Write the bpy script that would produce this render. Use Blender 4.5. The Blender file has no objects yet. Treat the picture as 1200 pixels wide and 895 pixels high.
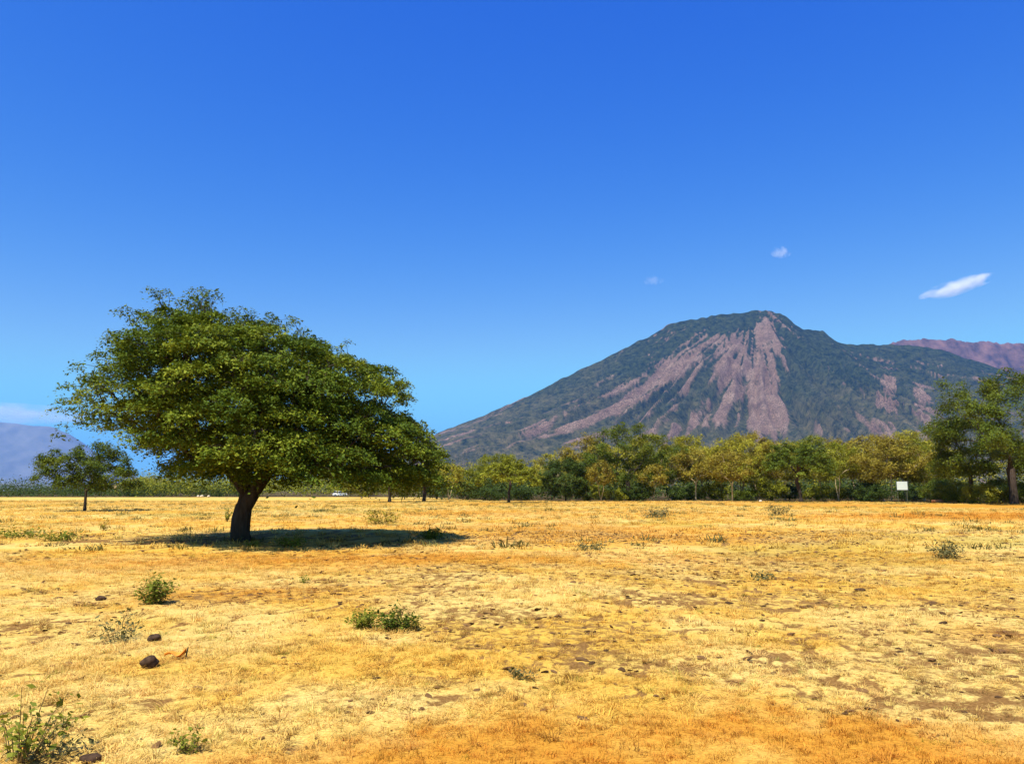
import bpy, bmesh, math, random
import numpy as np
from mathutils import Vector

# ------------------------------------------------------------------ camera, sky, sun
S = bpy.context.scene
C = S.collection
R = math.radians
F, PW, PH, CAMH = 924.0, 1200.0, 895.0, 1.65        # focal length in photo pixels
HORIZON = 575.0
PITCH = math.atan((HORIZON - PH / 2) / F)

cam_d = bpy.data.cameras.new('camera')
cam_d.sensor_width = 36.0
cam_d.lens = 36.0 * F / PW
cam_d.clip_start = 0.1
cam_d.clip_end = 60000.0
cam = bpy.data.objects.new('camera', cam_d)
C.objects.link(cam)
cam.location = (0, 0, CAMH)
cam.rotation_euler = (R(90) + PITCH, 0, 0)
S.camera = cam

SUN_EL, SUN_AZ = R(61), math.atan2(-0.50, -0.86)     # azimuth measured from +Y towards +X
sun_vec = Vector((math.sin(SUN_AZ) * math.cos(SUN_EL), math.cos(SUN_AZ) * math.cos(SUN_EL), math.sin(SUN_EL)))

W = bpy.data.worlds.new('World')
S.world = W
W.use_nodes = True
nt = W.node_tree
nt.nodes.clear()
out = nt.nodes.new('ShaderNodeOutputWorld')
bg = nt.nodes.new('ShaderNodeBackground')
sky = nt.nodes.new('ShaderNodeTexSky')
sky.sky_type = 'NISHITA'
sky.sun_disc = False
sky.sun_elevation = SUN_EL
sky.sun_rotation = SUN_AZ
sky.altitude = 0.0
sky.air_density = 1.0
sky.dust_density = 0.3
sky.ozone_density = 3.0
# one tone curve for the whole sky: the deep saturated blue of the photograph
sep = nt.nodes.new('ShaderNodeSeparateColor')
comb = nt.nodes.new('ShaderNodeCombineColor')
nt.links.new(sky.outputs[0], sep.inputs[0])
SKY_STRENGTH = 0.11
for ch, (gain, gpow, cap) in enumerate(((3.45, 2.5, 0.275), (0.97, 1.50, 0.52), (0.57, 0.42, 0.80))):
    sc_ = nt.nodes.new('ShaderNodeMath'); sc_.operation = 'MULTIPLY'; sc_.inputs[1].default_value = SKY_STRENGTH
    mn = nt.nodes.new('ShaderNodeMath'); mn.operation = 'SMOOTH_MIN'; mn.inputs[1].default_value = cap; mn.inputs[2].default_value = 0.1
    pw = nt.nodes.new('ShaderNodeMath'); pw.operation = 'POWER'; pw.inputs[1].default_value = gpow
    ml = nt.nodes.new('ShaderNodeMath'); ml.operation = 'MULTIPLY'; ml.inputs[1].default_value = gain / SKY_STRENGTH
    nt.links.new(sep.outputs[ch], sc_.inputs[0]); nt.links.new(sc_.outputs[0], mn.inputs[0])
    nt.links.new(mn.outputs[0], pw.inputs[0]); nt.links.new(pw.outputs[0], ml.inputs[0]); nt.links.new(ml.outputs[0], comb.inputs[ch])
bg.inputs['Strength'].default_value = SKY_STRENGTH
nt.links.new(comb.outputs[0], bg.inputs['Color'])
nt.links.new(bg.outputs[0], out.inputs['Surface'])

sl = bpy.data.lights.new('sun', 'SUN')
sl.energy = 4.2
sl.angle = R(0.53)
sl.color = (1.0, 0.94, 0.84)
sun = bpy.data.objects.new('sun', sl)
C.objects.link(sun)
sun.rotation_euler = (-sun_vec).to_track_quat('-Z', 'Y').to_euler()
sun.location = (0, -20, 40)

S.view_settings.view_transform = 'Standard'
S.view_settings.look = 'None'
S.view_settings.exposure = 1.0
S.view_settings.gamma = 1.0
S.cycles.volume_bounces = 3
S.view_settings.use_curve_mapping = False

# ------------------------------------------------------------------ helpers
def ray(px, py):
    x, y = (px - PW / 2) / F, (PH / 2 - py) / F
    c, s = math.cos(PITCH), math.sin(PITCH)
    return np.array([x, c - y * s, s + y * c])

def ground(px, py):
    d = ray(px, py)
    t = CAMH / -d[2]
    return d[0] * t, d[1] * t

def at(px, py, Y):
    d = ray(px, py)
    t = Y / d[1]
    return d[0] * t, Y, CAMH + d[2] * t

_rng = np.random.default_rng(7)
_LAT = _rng.random((256, 256))
def vnoise(x, y):
    x = np.asarray(x, float); y = np.asarray(y, float)
    xi = np.floor(x).astype(int); yi = np.floor(y).astype(int)
    fx = x - xi; fy = y - yi
    fx = fx * fx * (3 - 2 * fx); fy = fy * fy * (3 - 2 * fy)
    a = _LAT[xi & 255, yi & 255]; b = _LAT[(xi + 1) & 255, yi & 255]
    c = _LAT[xi & 255, (yi + 1) & 255]; d = _LAT[(xi + 1) & 255, (yi + 1) & 255]
    return (a * (1 - fx) + b * fx) * (1 - fy) + (c * (1 - fx) + d * fx) * fy

def fbm(x, y, o=4, lac=2.03, gain=0.5):
    s = 0.0; a = 1.0; n = 0.0
    for k in range(o):
        s = s + a * vnoise(x + 17.3 * k, y + 9.1 * k); n += a
        x = x * lac; y = y * lac; a *= gain
    return s / n

def sstep(a, b, x):
    t = np.clip((x - a) / (b - a), 0, 1)
    return t * t * (3 - 2 * t)

def mesh_np(name, verts, faces, smooth=False):
    """faces: list of (n,k) int arrays"""
    me = bpy.data.meshes.new(name)
    verts = np.asarray(verts, np.float32)
    if not isinstance(faces, list):
        faces = [faces]
    faces = [np.asarray(f, np.int32) for f in faces if len(f)]
    loops = np.concatenate([f.ravel() for f in faces])
    totals = np.concatenate([np.full(len(f), f.shape[1], np.int32) for f in faces])
    starts = np.concatenate([[0], np.cumsum(totals)[:-1]]).astype(np.int32)
    me.vertices.add(len(verts)); me.vertices.foreach_set('co', verts.ravel())
    me.loops.add(len(loops)); me.loops.foreach_set('vertex_index', loops)
    me.polygons.add(len(totals)); me.polygons.foreach_set('loop_start', starts)
    me.polygons.foreach_set('loop_total', totals)
    if smooth:
        me.polygons.foreach_set('use_smooth', np.ones(len(totals), bool))
    me.update(calc_edges=True)
    return me

def attr(me, name, vals, typ='FLOAT'):
    a = me.attributes.new(name, typ, 'POINT')
    if typ == 'FLOAT':
        a.data.foreach_set('value', np.asarray(vals, np.float32).ravel())
    elif typ == 'INT':
        a.data.foreach_set('value', np.asarray(vals, np.int32).ravel())
    elif typ == 'FLOAT_VECTOR':
        a.data.foreach_set('vector', np.asarray(vals, np.float32).ravel())
    else:
        v = np.asarray(vals, np.float32)
        if v.shape[1] == 3:
            v = np.hstack([v, np.ones((len(v), 1), np.float32)])
        a.data.foreach_set('color', v.ravel())

def obj(name, me, m=None, parent=None, loc=None):
    o = bpy.data.objects.new(name, me)
    C.objects.link(o)
    if m is not None and len(me.materials) == 0:
        me.materials.append(m)
    if parent is not None:
        o.parent = parent
    if loc is not None:
        o.location = loc
    return o

def empty(name, loc, rz=0.0):
    o = bpy.data.objects.new(name, None)
    C.objects.link(o)
    o.location = loc
    o.rotation_euler = (0, 0, rz)
    o.empty_display_size = 0.3
    return o

def tag(o, label=None, cat=None, group=None, kind=None):
    if label: o['label'] = label
    if cat: o['category'] = cat
    if group: o['group'] = group
    if kind: o['kind'] = kind
    return o

# ------------------------------------------------------------------ materials
class NT:
    def __init__(s, name):
        s.m = bpy.data.materials.new(name); s.m.use_nodes = True
        s.t = s.m.node_tree; s.t.nodes.clear()
        s.out = s.n('ShaderNodeOutputMaterial')
    def n(s, typ, **kw):
        x = s.t.nodes.new(typ)
        for k, v in kw.items(): setattr(x, k, v)
        return x
    def l(s, a, b): s.t.links.new(a, b)
    def noise(s, vec, scale, detail=4, rough=0.55):
        x = s.n('ShaderNodeTexNoise'); x.inputs['Scale'].default_value = scale
        x.inputs['Detail'].default_value = detail; x.inputs['Roughness'].default_value = rough
        if vec is not None: s.l(vec, x.inputs['Vector'])
        return x.outputs['Fac']
    def ramp(s, fac, stops):
        x = s.n('ShaderNodeValToRGB'); e = x.color_ramp.elements
        e[0].position, e[0].color = stops[0][0], (*stops[0][1], 1)
        e[1].position, e[1].color = stops[-1][0], (*stops[-1][1], 1)
        for p, c in stops[1:-1]:
            k = e.new(p); k.color = (*c, 1)
        s.l(fac, x.inputs[0]); return x.outputs[0]
    def math(s, op, a, b=None, clamp=False):
        x = s.n('ShaderNodeMath', operation=op, use_clamp=clamp)
        for i, v in enumerate((a, b)):
            if v is None: continue
            if isinstance(v, (int, float)): x.inputs[i].default_value = v
            else: s.l(v, x.inputs[i])
        return x.outputs[0]
    def mix(s, fac, a, b, mode='MIX'):
        x = s.n('ShaderNodeMix', data_type='RGBA', blend_type=mode)
        for i, v in ((0, fac), (6, a), (7, b)):
            if isinstance(v, (int, float)): x.inputs[i].default_value = v
            elif isinstance(v, tuple): x.inputs[i].default_value = (*v, 1)
            else: s.l(v, x.inputs[i])
        return x.outputs[2]
    def mrange(s, v, a, b, c=0.0, d=1.0):
        x = s.n('ShaderNodeMapRange'); s.l(v, x.inputs[0])
        for i, k in enumerate((a, b, c, d)): x.inputs[i + 1].default_value = k
        return x.outputs[0]
    def attr(s, name, typ='GEOMETRY'):
        x = s.n('ShaderNodeAttribute', attribute_name=name, attribute_type=typ)
        return x
    def pos(s): return s.n('ShaderNodeNewGeometry').outputs['Position']
    def objc(s): return s.n('ShaderNodeTexCoord').outputs['Object']
    def bsdf(s, col, rough=0.8, spec=0.2, bump=None, bstr=0.4, bdist=0.02, metal=0.0):
        b = s.n('ShaderNodeBsdfPrincipled')
        if isinstance(col, tuple): b.inputs['Base Color'].default_value = (*col, 1)
        else: s.l(col, b.inputs['Base Color'])
        b.inputs['Roughness'].default_value = rough
        b.inputs['Specular IOR Level'].default_value = spec
        b.inputs['Metallic'].default_value = metal
        if bump is not None:
            u = s.n('ShaderNodeBump'); u.inputs['Strength'].default_value = bstr
            u.inputs['Distance'].default_value = bdist
            s.l(bump, u.inputs['Height']); s.l(u.outputs[0], b.inputs['Normal'])
        return b.outputs[0]
    def done(s, sh): s.l(sh, s.out.inputs['Surface']); return s.m

def plain(name, col, rough=0.7, spec=0.3, scale=6.0, amt=0.25, metal=0.0):
    k = NT(name)
    f = k.noise(k.objc(), scale)
    lo = tuple(c * (1 - amt) for c in col); hi = tuple(min(1, c * (1 + amt)) for c in col)
    return k.done(k.bsdf(k.ramp(f, [(0.3, lo), (0.7, hi)]), rough, spec, metal=metal))

def leaf_mat(name, dark, mid, light, trans=0.3, tcol=None, patch=0.35, pscale=0.9):
    """dark/mid/light are the leaf colours found within one crown, chosen per leaf and per clump"""
    k = NT(name)
    v = k.attr('var').outputs['Fac']
    big = k.noise(k.objc(), pscale, 2)
    r = k.n('ShaderNodeObjectInfo').outputs['Random']
    f = k.math('ADD', k.math('MULTIPLY', v, 1 - patch), k.math('MULTIPLY', big, patch))
    f = k.math('ADD', f, k.math('MULTIPLY', k.math('SUBTRACT', r, 0.5), 0.12))
    col = k.ramp(f, [(0.15, dark), (0.5, mid), (0.85, light)])
    b = k.bsdf(col, 0.6, 0.10)
    t = k.n('ShaderNodeBsdfTranslucent')
    if tcol is None: k.l(k.mix(0.35, col, (0.16, 0.17, 0.01)), t.inputs[0])
    else: t.inputs[0].default_value = (*tcol, 1)
    mx = k.n('ShaderNodeMixShader'); mx.inputs[0].default_value = trans
    k.l(b, mx.inputs[1]); k.l(t.outputs[0], mx.inputs[2])
    return k.done(mx.outputs[0])

def bark_mat(name, lo, hi, sc=3.0):
    k = NT(name)
    mp = k.n('ShaderNodeMapping'); mp.inputs['Scale'].default_value = (3, 3, 0.6)
    k.l(k.objc(), mp.inputs['Vector'])
    f = k.noise(mp.outputs[0], sc, 6, 0.65)
    return k.done(k.bsdf(k.ramp(f, [(0.3, lo), (0.7, hi)]), 0.9, 0.1, f, 0.9, 0.04))

M = {}
M['bark_dark'] = bark_mat('bark_dark', (0.022, 0.016, 0.012), (0.085, 0.062, 0.045))
M['bark_pale'] = bark_mat('bark_pale', (0.28, 0.21, 0.11), (0.52, 0.42, 0.25))
M['leaf_hero'] = leaf_mat('leaf_hero', (0.024, 0.050, 0.005), (0.076, 0.120, 0.008), (0.25, 0.27, 0.018), 0.20, patch=0.35, pscale=0.7)
M['leaf_olive'] = leaf_mat('leaf_olive', (0.10, 0.115, 0.008), (0.20, 0.208, 0.013), (0.34, 0.33, 0.026), 0.28, pscale=0.4)
M['leaf_green'] = leaf_mat('leaf_green', (0.045, 0.072, 0.008), (0.095, 0.130, 0.011), (0.19, 0.21, 0.02), 0.25, pscale=0.4)
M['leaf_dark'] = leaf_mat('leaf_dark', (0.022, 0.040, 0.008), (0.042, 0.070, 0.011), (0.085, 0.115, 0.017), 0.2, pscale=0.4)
M['leaf_yellow'] = leaf_mat('leaf_yellow', (0.17, 0.160, 0.010), (0.31, 0.285, 0.02), (0.48, 0.43, 0.045), 0.28, tcol=(0.25, 0.2, 0.02), pscale=0.35)
M['leaf_brown'] = leaf_mat('leaf_brown', (0.15, 0.120, 0.012), (0.26, 0.212, 0.020), (0.39, 0.31, 0.04), 0.25, tcol=(0.2, 0.13, 0.02), pscale=0.35)
M['leaf_weed'] = leaf_mat('leaf_weed', (0.08, 0.105, 0.010), (0.16, 0.18, 0.016), (0.30, 0.29, 0.03), 0.3, pscale=5)
M['leaf_grey'] = leaf_mat('leaf_grey', (0.07, 0.07, 0.02), (0.12, 0.115, 0.04), (0.2, 0.17, 0.07), 0.25, pscale=5)
M['stem'] = plain('stem', (0.16, 0.12, 0.05), 0.8, 0.1)

# ------------------------------------------------------------------ the field: shared functions of world x, y
ORANGE, SOIL_SHADE = [], []
def blob(lst, px, py, rx, ry, w):
    x, y = ground(px, py); lst.append((x, y, rx, ry, w))
for a in [(690, 622, 9, 6, .55), (760, 632, 9, 4, .45), (360, 655, 5, 2.5, .5), (240, 700, 2, 1, .45), (450, 655, 4, 2, .35), (1130, 606, 12, 6, .75), (1195, 604, 14, 7, .8),
          (1180, 745, 1.6, .6, .5), (500, 602, 8, 5, .4), (20, 660, 4, 2, .4), (330, 690, 2.5, 1, .35), (850, 655, 6, 2, .35)]:
    blob(ORANGE, *a)
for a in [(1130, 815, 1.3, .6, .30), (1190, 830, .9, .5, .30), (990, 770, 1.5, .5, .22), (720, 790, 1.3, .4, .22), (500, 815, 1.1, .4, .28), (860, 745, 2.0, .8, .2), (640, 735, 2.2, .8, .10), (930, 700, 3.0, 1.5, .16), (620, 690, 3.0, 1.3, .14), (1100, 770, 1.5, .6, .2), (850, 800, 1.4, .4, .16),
          (150, 830, .7, .4, .22), (60, 850, .8, .5, .25), (225, 697, 1.0, .6, .3), (640, 680, 3, 1.5, .12), (300, 820, 1.2, .4, .15), (60, 630, 4, 2.0, .2), (330, 627, 6.5, 6, .62), (200, 634, 3, 2, .4)]:  # blobs by the bush and under the lone tree paint shade into ground
    blob(SOIL_SHADE, *a)

SMOOTH = []
for a in [(790, 690, 5, 1.6, .9), (880, 760, 1.2, .35, .8), (250, 660, 4, 2.5, .6), (540, 745, 1.6, .6, .7), (900, 650, 8, 4, .8), (1150, 730, 2, .8, .6)]:
    blob(SMOOTH, *a)
def blobs(lst, x, y):
    s = np.zeros_like(x)
    for bx, by, rx, ry, w in lst:
        s = s + w * np.exp(-((x - bx) / rx) ** 2 - ((y - by) / ry) ** 2)
    return s

def front_strip(x, y):
    """short burnt-orange grass along the track at the photographer's feet"""
    edge = np.interp(x, [-6, -1.9, -1.2, -.6, .6, 2.0, 3.0, 4.2, 8], [3.6, 5.0, 5.5, 5.98, 6.05, 6.4, 6.0, 5.35, 4.5])
    edge = edge + (fbm(x * 1.1, y * 1.1, 3) - .5) * 0.9
    return 1 - sstep(-0.55, 0.55, y - edge + .5 * (vnoise(x * 5, y * 5) - .5))

def far_dirt(x, y):
    """bare reddish track in front of the wood, right side"""
    edge0 = np.interp(x, [0, 22, 45, 90, 160], [103, 92, 74, 62, 60])
    return sstep(0, 5, y - edge0) * (1 - sstep(22, 30, y - edge0)) * sstep(15, 40, x)

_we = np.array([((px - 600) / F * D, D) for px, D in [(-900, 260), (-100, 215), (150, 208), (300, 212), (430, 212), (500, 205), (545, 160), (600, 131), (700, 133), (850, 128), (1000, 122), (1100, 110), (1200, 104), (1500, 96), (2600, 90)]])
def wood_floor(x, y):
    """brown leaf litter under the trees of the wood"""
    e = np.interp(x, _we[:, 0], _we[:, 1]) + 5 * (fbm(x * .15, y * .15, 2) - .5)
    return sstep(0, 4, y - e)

def field_color(x, y):
    n1 = fbm(x * .22 + 3, y * .22 + 8, 3); n2 = fbm(x * .9 + 31, y * .9 + 5, 3); n3 = fbm(x * .05 + 11, y * .05, 3)
    pale = np.array([0.75, 0.548, 0.170]); gold = np.array([0.70, 0.440, 0.075]); oran = np.array([0.62, 0.295, 0.036]); oliv = np.array([0.36, 0.32, 0.06])
    t = sstep(.35, .65, .55 * n1 + .45 * n2)[:, None]
    c = pale * (1 - t) + gold * t
    o = np.clip(blobs(ORANGE, x, y) * (0.6 + .8 * n2) + .25 * sstep(.54, .72, n3) * sstep(14, 40, y), 0, 1)
    fs = front_strip(x, y)
    o = np.clip(np.maximum(np.maximum(o, fs * (.25 + .95 * sstep(.32, .68, n2))), far_dirt(x, y)), 0, 1)[:, None]
    c = c * (1 - o) + oran * o
    g = (sstep(.60, .75, fbm(x * .13 + 71, y * .13 + 3, 4)) * .45 * sstep(9, 30, y) * (1 - sstep(.2, .5, o[:, 0])))[:, None]
    c = c * (1 - g) + oliv * g
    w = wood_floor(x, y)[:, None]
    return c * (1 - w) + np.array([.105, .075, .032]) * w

def rough(x, y):
    """how trampled the ground is, 0..1"""
    r = .25 + .75 * sstep(.36, .60, fbm(x * .30 + 9, y * .30 + 2, 3)) + 1.1 * blobs(SOIL_SHADE[:-2], x, y) - .35 * sstep(-2, -7, x) - .5 * blobs(SMOOTH, x, y)
    return np.clip(r * (1 - .75 * front_strip(x, y)) * (1 - .6 * sstep(25, 60, y)), 0, 1)

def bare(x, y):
    """0 covered with straw .. 1 open dark soil, painted shade under the lone tree included"""
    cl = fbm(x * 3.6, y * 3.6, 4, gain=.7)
    b = cl + .22 * (fbm(x * .35 + 9, y * .35 + 2, 3) - .5) + blobs(SOIL_SHADE, x, y) * .36
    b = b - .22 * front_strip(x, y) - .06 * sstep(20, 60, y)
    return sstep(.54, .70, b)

def height(x, y):
    r = np.sqrt(x * x + y * y)
    nearf = 1 - sstep(40, 160, r)
    h = .10 * (fbm(x * .12, y * .12, 2) - .5) + .05 * (fbm(x * .6, y * .6, 2) - .5)
    h = h + (.055 * (fbm(x * 2.2, y * 2.2, 3) - .5)) * (1 - .6 * front_strip(x, y)) - .022 * bare(x, y)
    return h * nearf

def hz(x, y): return float(height(np.array([x]), np.array([y]))[0])

def axis(first, last, s0, g):
    v = [first]
    while v[-1] < last: v.append(v[-1] + max(s0, g * abs(v[-1])))
    return v
xp = axis(0, 15000, .07, .03)
xs = np.array([-v for v in xp[:0:-1]] + xp)
ys = np.array([-1500, -500, -200, -90, -45, -25, -14, -8, -4, -1, 1, 2.2, 3.0] + axis(3.4, 25500, .06, .02))
X, Y = np.meshgrid(xs, ys)
xf, yf = X.ravel(), Y.ravel()
zf = height(xf, yf)
def grid_faces(nx, ny):
    i = np.arange(nx * ny).reshape(ny, nx)
    return np.stack([i[:-1, :-1].ravel(), i[:-1, 1:].ravel(), i[1:, 1:].ravel(), i[1:, :-1].ravel()], 1)
gm = mesh_np('ground', np.stack([xf, yf, zf], 1), grid_faces(len(xs), len(ys)), True)
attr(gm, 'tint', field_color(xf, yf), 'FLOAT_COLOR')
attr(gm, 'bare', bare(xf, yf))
attr(gm, 'rough', rough(xf, yf))

k = NT('ground')
p = k.pos()
tint = k.attr('tint').outputs['Color']; br = k.attr('bare').outputs['Fac']
fine = k.noise(p, 38, 5, .65); mid = k.noise(p, 9, 6, .7); far = k.noise(p, .35, 5, .65)
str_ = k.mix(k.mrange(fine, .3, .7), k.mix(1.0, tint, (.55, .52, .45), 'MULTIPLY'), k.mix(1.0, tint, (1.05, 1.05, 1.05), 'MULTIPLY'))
str_ = k.mix(k.mrange(far, .42, .72, 0, .4), str_, k.mix(1.0, str_, (.78, .74, .55), 'MULTIPLY'))
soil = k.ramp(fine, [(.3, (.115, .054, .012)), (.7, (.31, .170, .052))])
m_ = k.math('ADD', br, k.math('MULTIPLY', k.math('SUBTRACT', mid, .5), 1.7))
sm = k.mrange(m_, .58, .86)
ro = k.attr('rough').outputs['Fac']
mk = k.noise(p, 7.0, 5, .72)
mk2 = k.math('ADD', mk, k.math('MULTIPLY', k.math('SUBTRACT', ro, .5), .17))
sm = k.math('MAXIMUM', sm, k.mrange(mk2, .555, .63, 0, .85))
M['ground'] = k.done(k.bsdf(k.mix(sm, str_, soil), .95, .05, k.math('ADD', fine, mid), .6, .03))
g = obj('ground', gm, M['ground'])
tag(g, 'flat savanna ground of dry straw and brown soil', kind='structure')

# ------------------------------------------------------------------ dry grass (instanced tufts, one object)
def tuft_mesh(name, seed, n, L, lean, wid, rad):
    r = np.random.default_rng(seed)
    V, Fq, Ft, tip = [], [], [], []
    for i in range(n):
        a = r.uniform(0, 2 * math.pi); rr = rad * math.sqrt(r.random())
        bx, by = rr * math.cos(a), rr * math.sin(a)
        d = a + r.normal(0, .9); l = L * r.uniform(.5, 1.15); e = np.clip(r.normal(lean, .25), .05, 1.45)
        h1 = (math.cos(d) * math.cos(e), math.sin(d) * math.cos(e), math.sin(e))
        e2 = e - r.uniform(.3, 1.0)
        h2 = (math.cos(d) * math.cos(e2), math.sin(d) * math.cos(e2), math.sin(e2))
        s = (-math.sin(d) * wid / 2, math.cos(d) * wid / 2)
        q = len(V)
        m1 = (bx + h1[0] * l * .5, by + h1[1] * l * .5, h1[2] * l * .5 - .01)
        m2 = (m1[0] + h2[0] * l * .5, m1[1] + h2[1] * l * .5, max(.004, m1[2] + h2[2] * l * .5))
        V += [(bx - s[0], by - s[1], -.015), (bx + s[0], by + s[1], -.015), (m1[0] + s[0], m1[1] + s[1], m1[2]), (m1[0] - s[0], m1[1] - s[1], m1[2]), m2]
        Fq.append((q, q + 1, q + 2, q + 3)); Ft.append((q + 3, q + 2, q + 4)); tip += [r.random()] * 5
    me = mesh_np(name, V, [np.array(Fq), np.array(Ft)])
    attr(me, 'var', tip)
    return me

k = NT('dry_grass')
ti = k.attr('tint', 'INSTANCER').outputs['Color']
vv = k.attr('var').outputs['Fac']
c_ = k.mix(k.mrange(vv, 0, 1, 0, 1), k.mix(1.0, ti, (.70, .62, .50), 'MULTIPLY'), k.mix(1.0, ti, (1.10, 1.1, 1.1), 'MULTIPLY'))
b = k.bsdf(c_, .75, .15)
t = k.n('ShaderNodeBsdfTranslucent'); k.l(c_, t.inputs[0])
mx = k.n('ShaderNodeMixShader'); mx.inputs[0].default_value = .3
k.l(b, mx.inputs[1]); k.l(t.outputs[0], mx.inputs[2])
M['dry_grass'] = k.done(mx.outputs[0])

def scatter(name, protos, P, rot, scl, idx, tint, label):
    me = bpy.data.meshes.new(name)
    me.vertices.add(len(P)); me.vertices.foreach_set('co', P.astype(np.float32).ravel())
    me.update()
    attr(me, 'rot', rot, 'FLOAT_VECTOR'); attr(me, 'scl', scl); attr(me, 'pick', idx, 'INT'); attr(me, 'tint', tint, 'FLOAT_COLOR')
    o = obj(name, me)
    me.materials.append(M['dry_grass'])
    tree = bpy.data.node_groups.new(name + '_nodes', 'GeometryNodeTree')
    tree.interface.new_socket('Geometry', in_out='INPUT', socket_type='NodeSocketGeometry')
    tree.interface.new_socket('Geometry', in_out='OUTPUT', socket_type='NodeSocketGeometry')
    N = tree.nodes; Lk = tree.links
    gi = N.new('NodeGroupInput'); go = N.new('NodeGroupOutput')
    join = N.new('GeometryNodeJoinGeometry')
    def named(nm, typ):
        x = N.new('GeometryNodeInputNamedAttribute'); x.data_type = typ; x.inputs['Name'].default_value = nm
        return [q for q in x.outputs if q.enabled][0]
    for i, pm in enumerate(protos):
        po = bpy.data.objects.new(name + '_blades', pm)
        pm.materials.clear(); pm.materials.append(M['dry_grass'])
        oi = N.new('GeometryNodeObjectInfo'); oi.inputs['Object'].default_value = po
        io = N.new('GeometryNodeInstanceOnPoints')
        cmp = N.new('FunctionNodeCompare'); cmp.data_type = 'INT'; cmp.operation = 'EQUAL'
        ins = [q for q in cmp.inputs if q.enabled]
        Lk.new(named('pick', 'INT'), ins[0]); ins[1].default_value = i
        e2r = N.new('FunctionNodeEulerToRotation')
        Lk.new(named('rot', 'FLOAT_VECTOR'), e2r.inputs[0])
        Lk.new(gi.outputs[0], io.inputs['Points']); Lk.new(oi.outputs['Geometry'], io.inputs['Instance'])
        Lk.new([q for q in cmp.outputs if q.enabled][0], io.inputs['Selection'])
        Lk.new(e2r.outputs[0], io.inputs['Rotation']); Lk.new(named('scl', 'FLOAT'), io.inputs['Scale'])
        Lk.new(io.outputs[0], join.inputs[0])
    Lk.new(join.outputs[0], go.inputs[0])
    md = o.modifiers.new('scatter', 'NODES'); md.node_group = tree
    return tag(o, label, 'grass', kind='stuff')

rg = np.random.default_rng(3)
def wedge(n, y0, y1, margin=2.5):
    """points spread evenly over the part of the field in front of the photographer"""
    u = rg.random(n); y = np.sqrt(y0 * y0 + u * (y1 * y1 - y0 * y0))
    x = (rg.random(n) * 2 - 1) * (.70 * y + margin)
    return x, y

protos = [tuft_mesh('blades', 10, 30, .15, .45, .0062, .07), tuft_mesh('blades', 11, 26, .20, .75, .006, .05), tuft_mesh('blades', 12, 34, .12, .20, .006, .10),
          tuft_mesh('blades', 13, 24, .10, .95, .0055, .09), tuft_mesh('blades', 14, 34, .18, .12, .006, .12)]
protos_far = [tuft_mesh('blades', 20, 30, .26, .7, .022, .22), tuft_mesh('blades', 21, 30, .22, .35, .024, .28)]
px_, py_, sc_ = [], [], []
for n, y0, y1, s in [(19000, 3.2, 9, .70), (30000, 9, 22, .92)]:
    x, y = wedge(n, y0, y1)
    keep = rg.random(n) < (1 - .75 * bare(x, y)) * (1 - .35 * rough(x, y)) * (.45 + .55 * sstep(.3, .55, fbm(x * 3.1 + 5, y * 3.1, 3)) + .5 * front_strip(x, y))
    px_.append(x[keep]); py_.append(y[keep]); sc_.append(np.full(keep.sum(), s))
x, y, s = np.concatenate(px_), np.concatenate(py_), np.concatenate(sc_)
n = len(x)
fs = front_strip(x, y)
pick = np.where(rg.random(n) < .6 * fs + .12, 3, rg.choice([0, 2, 4, 4, 2, 2, 4, 0, 1], n))
tint = field_color(x, y) * rg.uniform(.78, 1.22, (n, 1)) * rg.uniform(.94, 1.06, (n, 3))
ro = rough(x, y)
brn = rg.random(n) < ro * (.06 + .85 * sstep(.50, .60, fbm(x * 3.4 + 40, y * 3.4 + 7, 3, gain=.6)))
tint[brn] = tint[brn] * np.array([.46, .36, .34]) * rg.uniform(.6, 1.3, (brn.sum(), 1))
s = s * (1 - .28 * ro)
grn = rg.random(n) < .03
tint[grn] = tint[grn] * np.array([.55, .72, .5])
scatter('dry_grass', protos, np.stack([x, y, height(x, y)], 1), np.stack([rg.normal(0, .12, n), rg.normal(0, .12, n), rg.uniform(0, 6.28, n)], 1),
        s * rg.uniform(.6, 1.25, n) * (1 - .25 * fs), pick, tint, 'short dry straw-coloured grass in the near field')
x, y = wedge(46000, 22, 135, 6)
keep = (rg.random(len(x)) < (1 - .8 * bare(x, y))) & (far_dirt(x, y) < .5)
x, y = x[keep], y[keep]; n = len(x)
tint = field_color(x, y) * rg.uniform(.8, 1.2, (n, 1))
dk = rg.random(n) < .07 * sstep(.4, .6, fbm(x * .2, y * .2, 3)) * 2
tint[dk] = np.array([.16, .15, .04]) * rg.uniform(.6, 1.3, (dk.sum(), 1))
sc = rg.uniform(.5, 1.1, n); sc[dk] *= rg.uniform(1.0, 1.9, dk.sum())
scatter('meadow_grass', protos_far, np.stack([x, y, height(x, y)], 1), np.stack([rg.normal(0, .08, n), rg.normal(0, .08, n), rg.uniform(0, 6.28, n)], 1),
        sc, rg.integers(0, 2, n), tint, 'dry golden grass and olive tufts farther out on the savanna')

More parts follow.
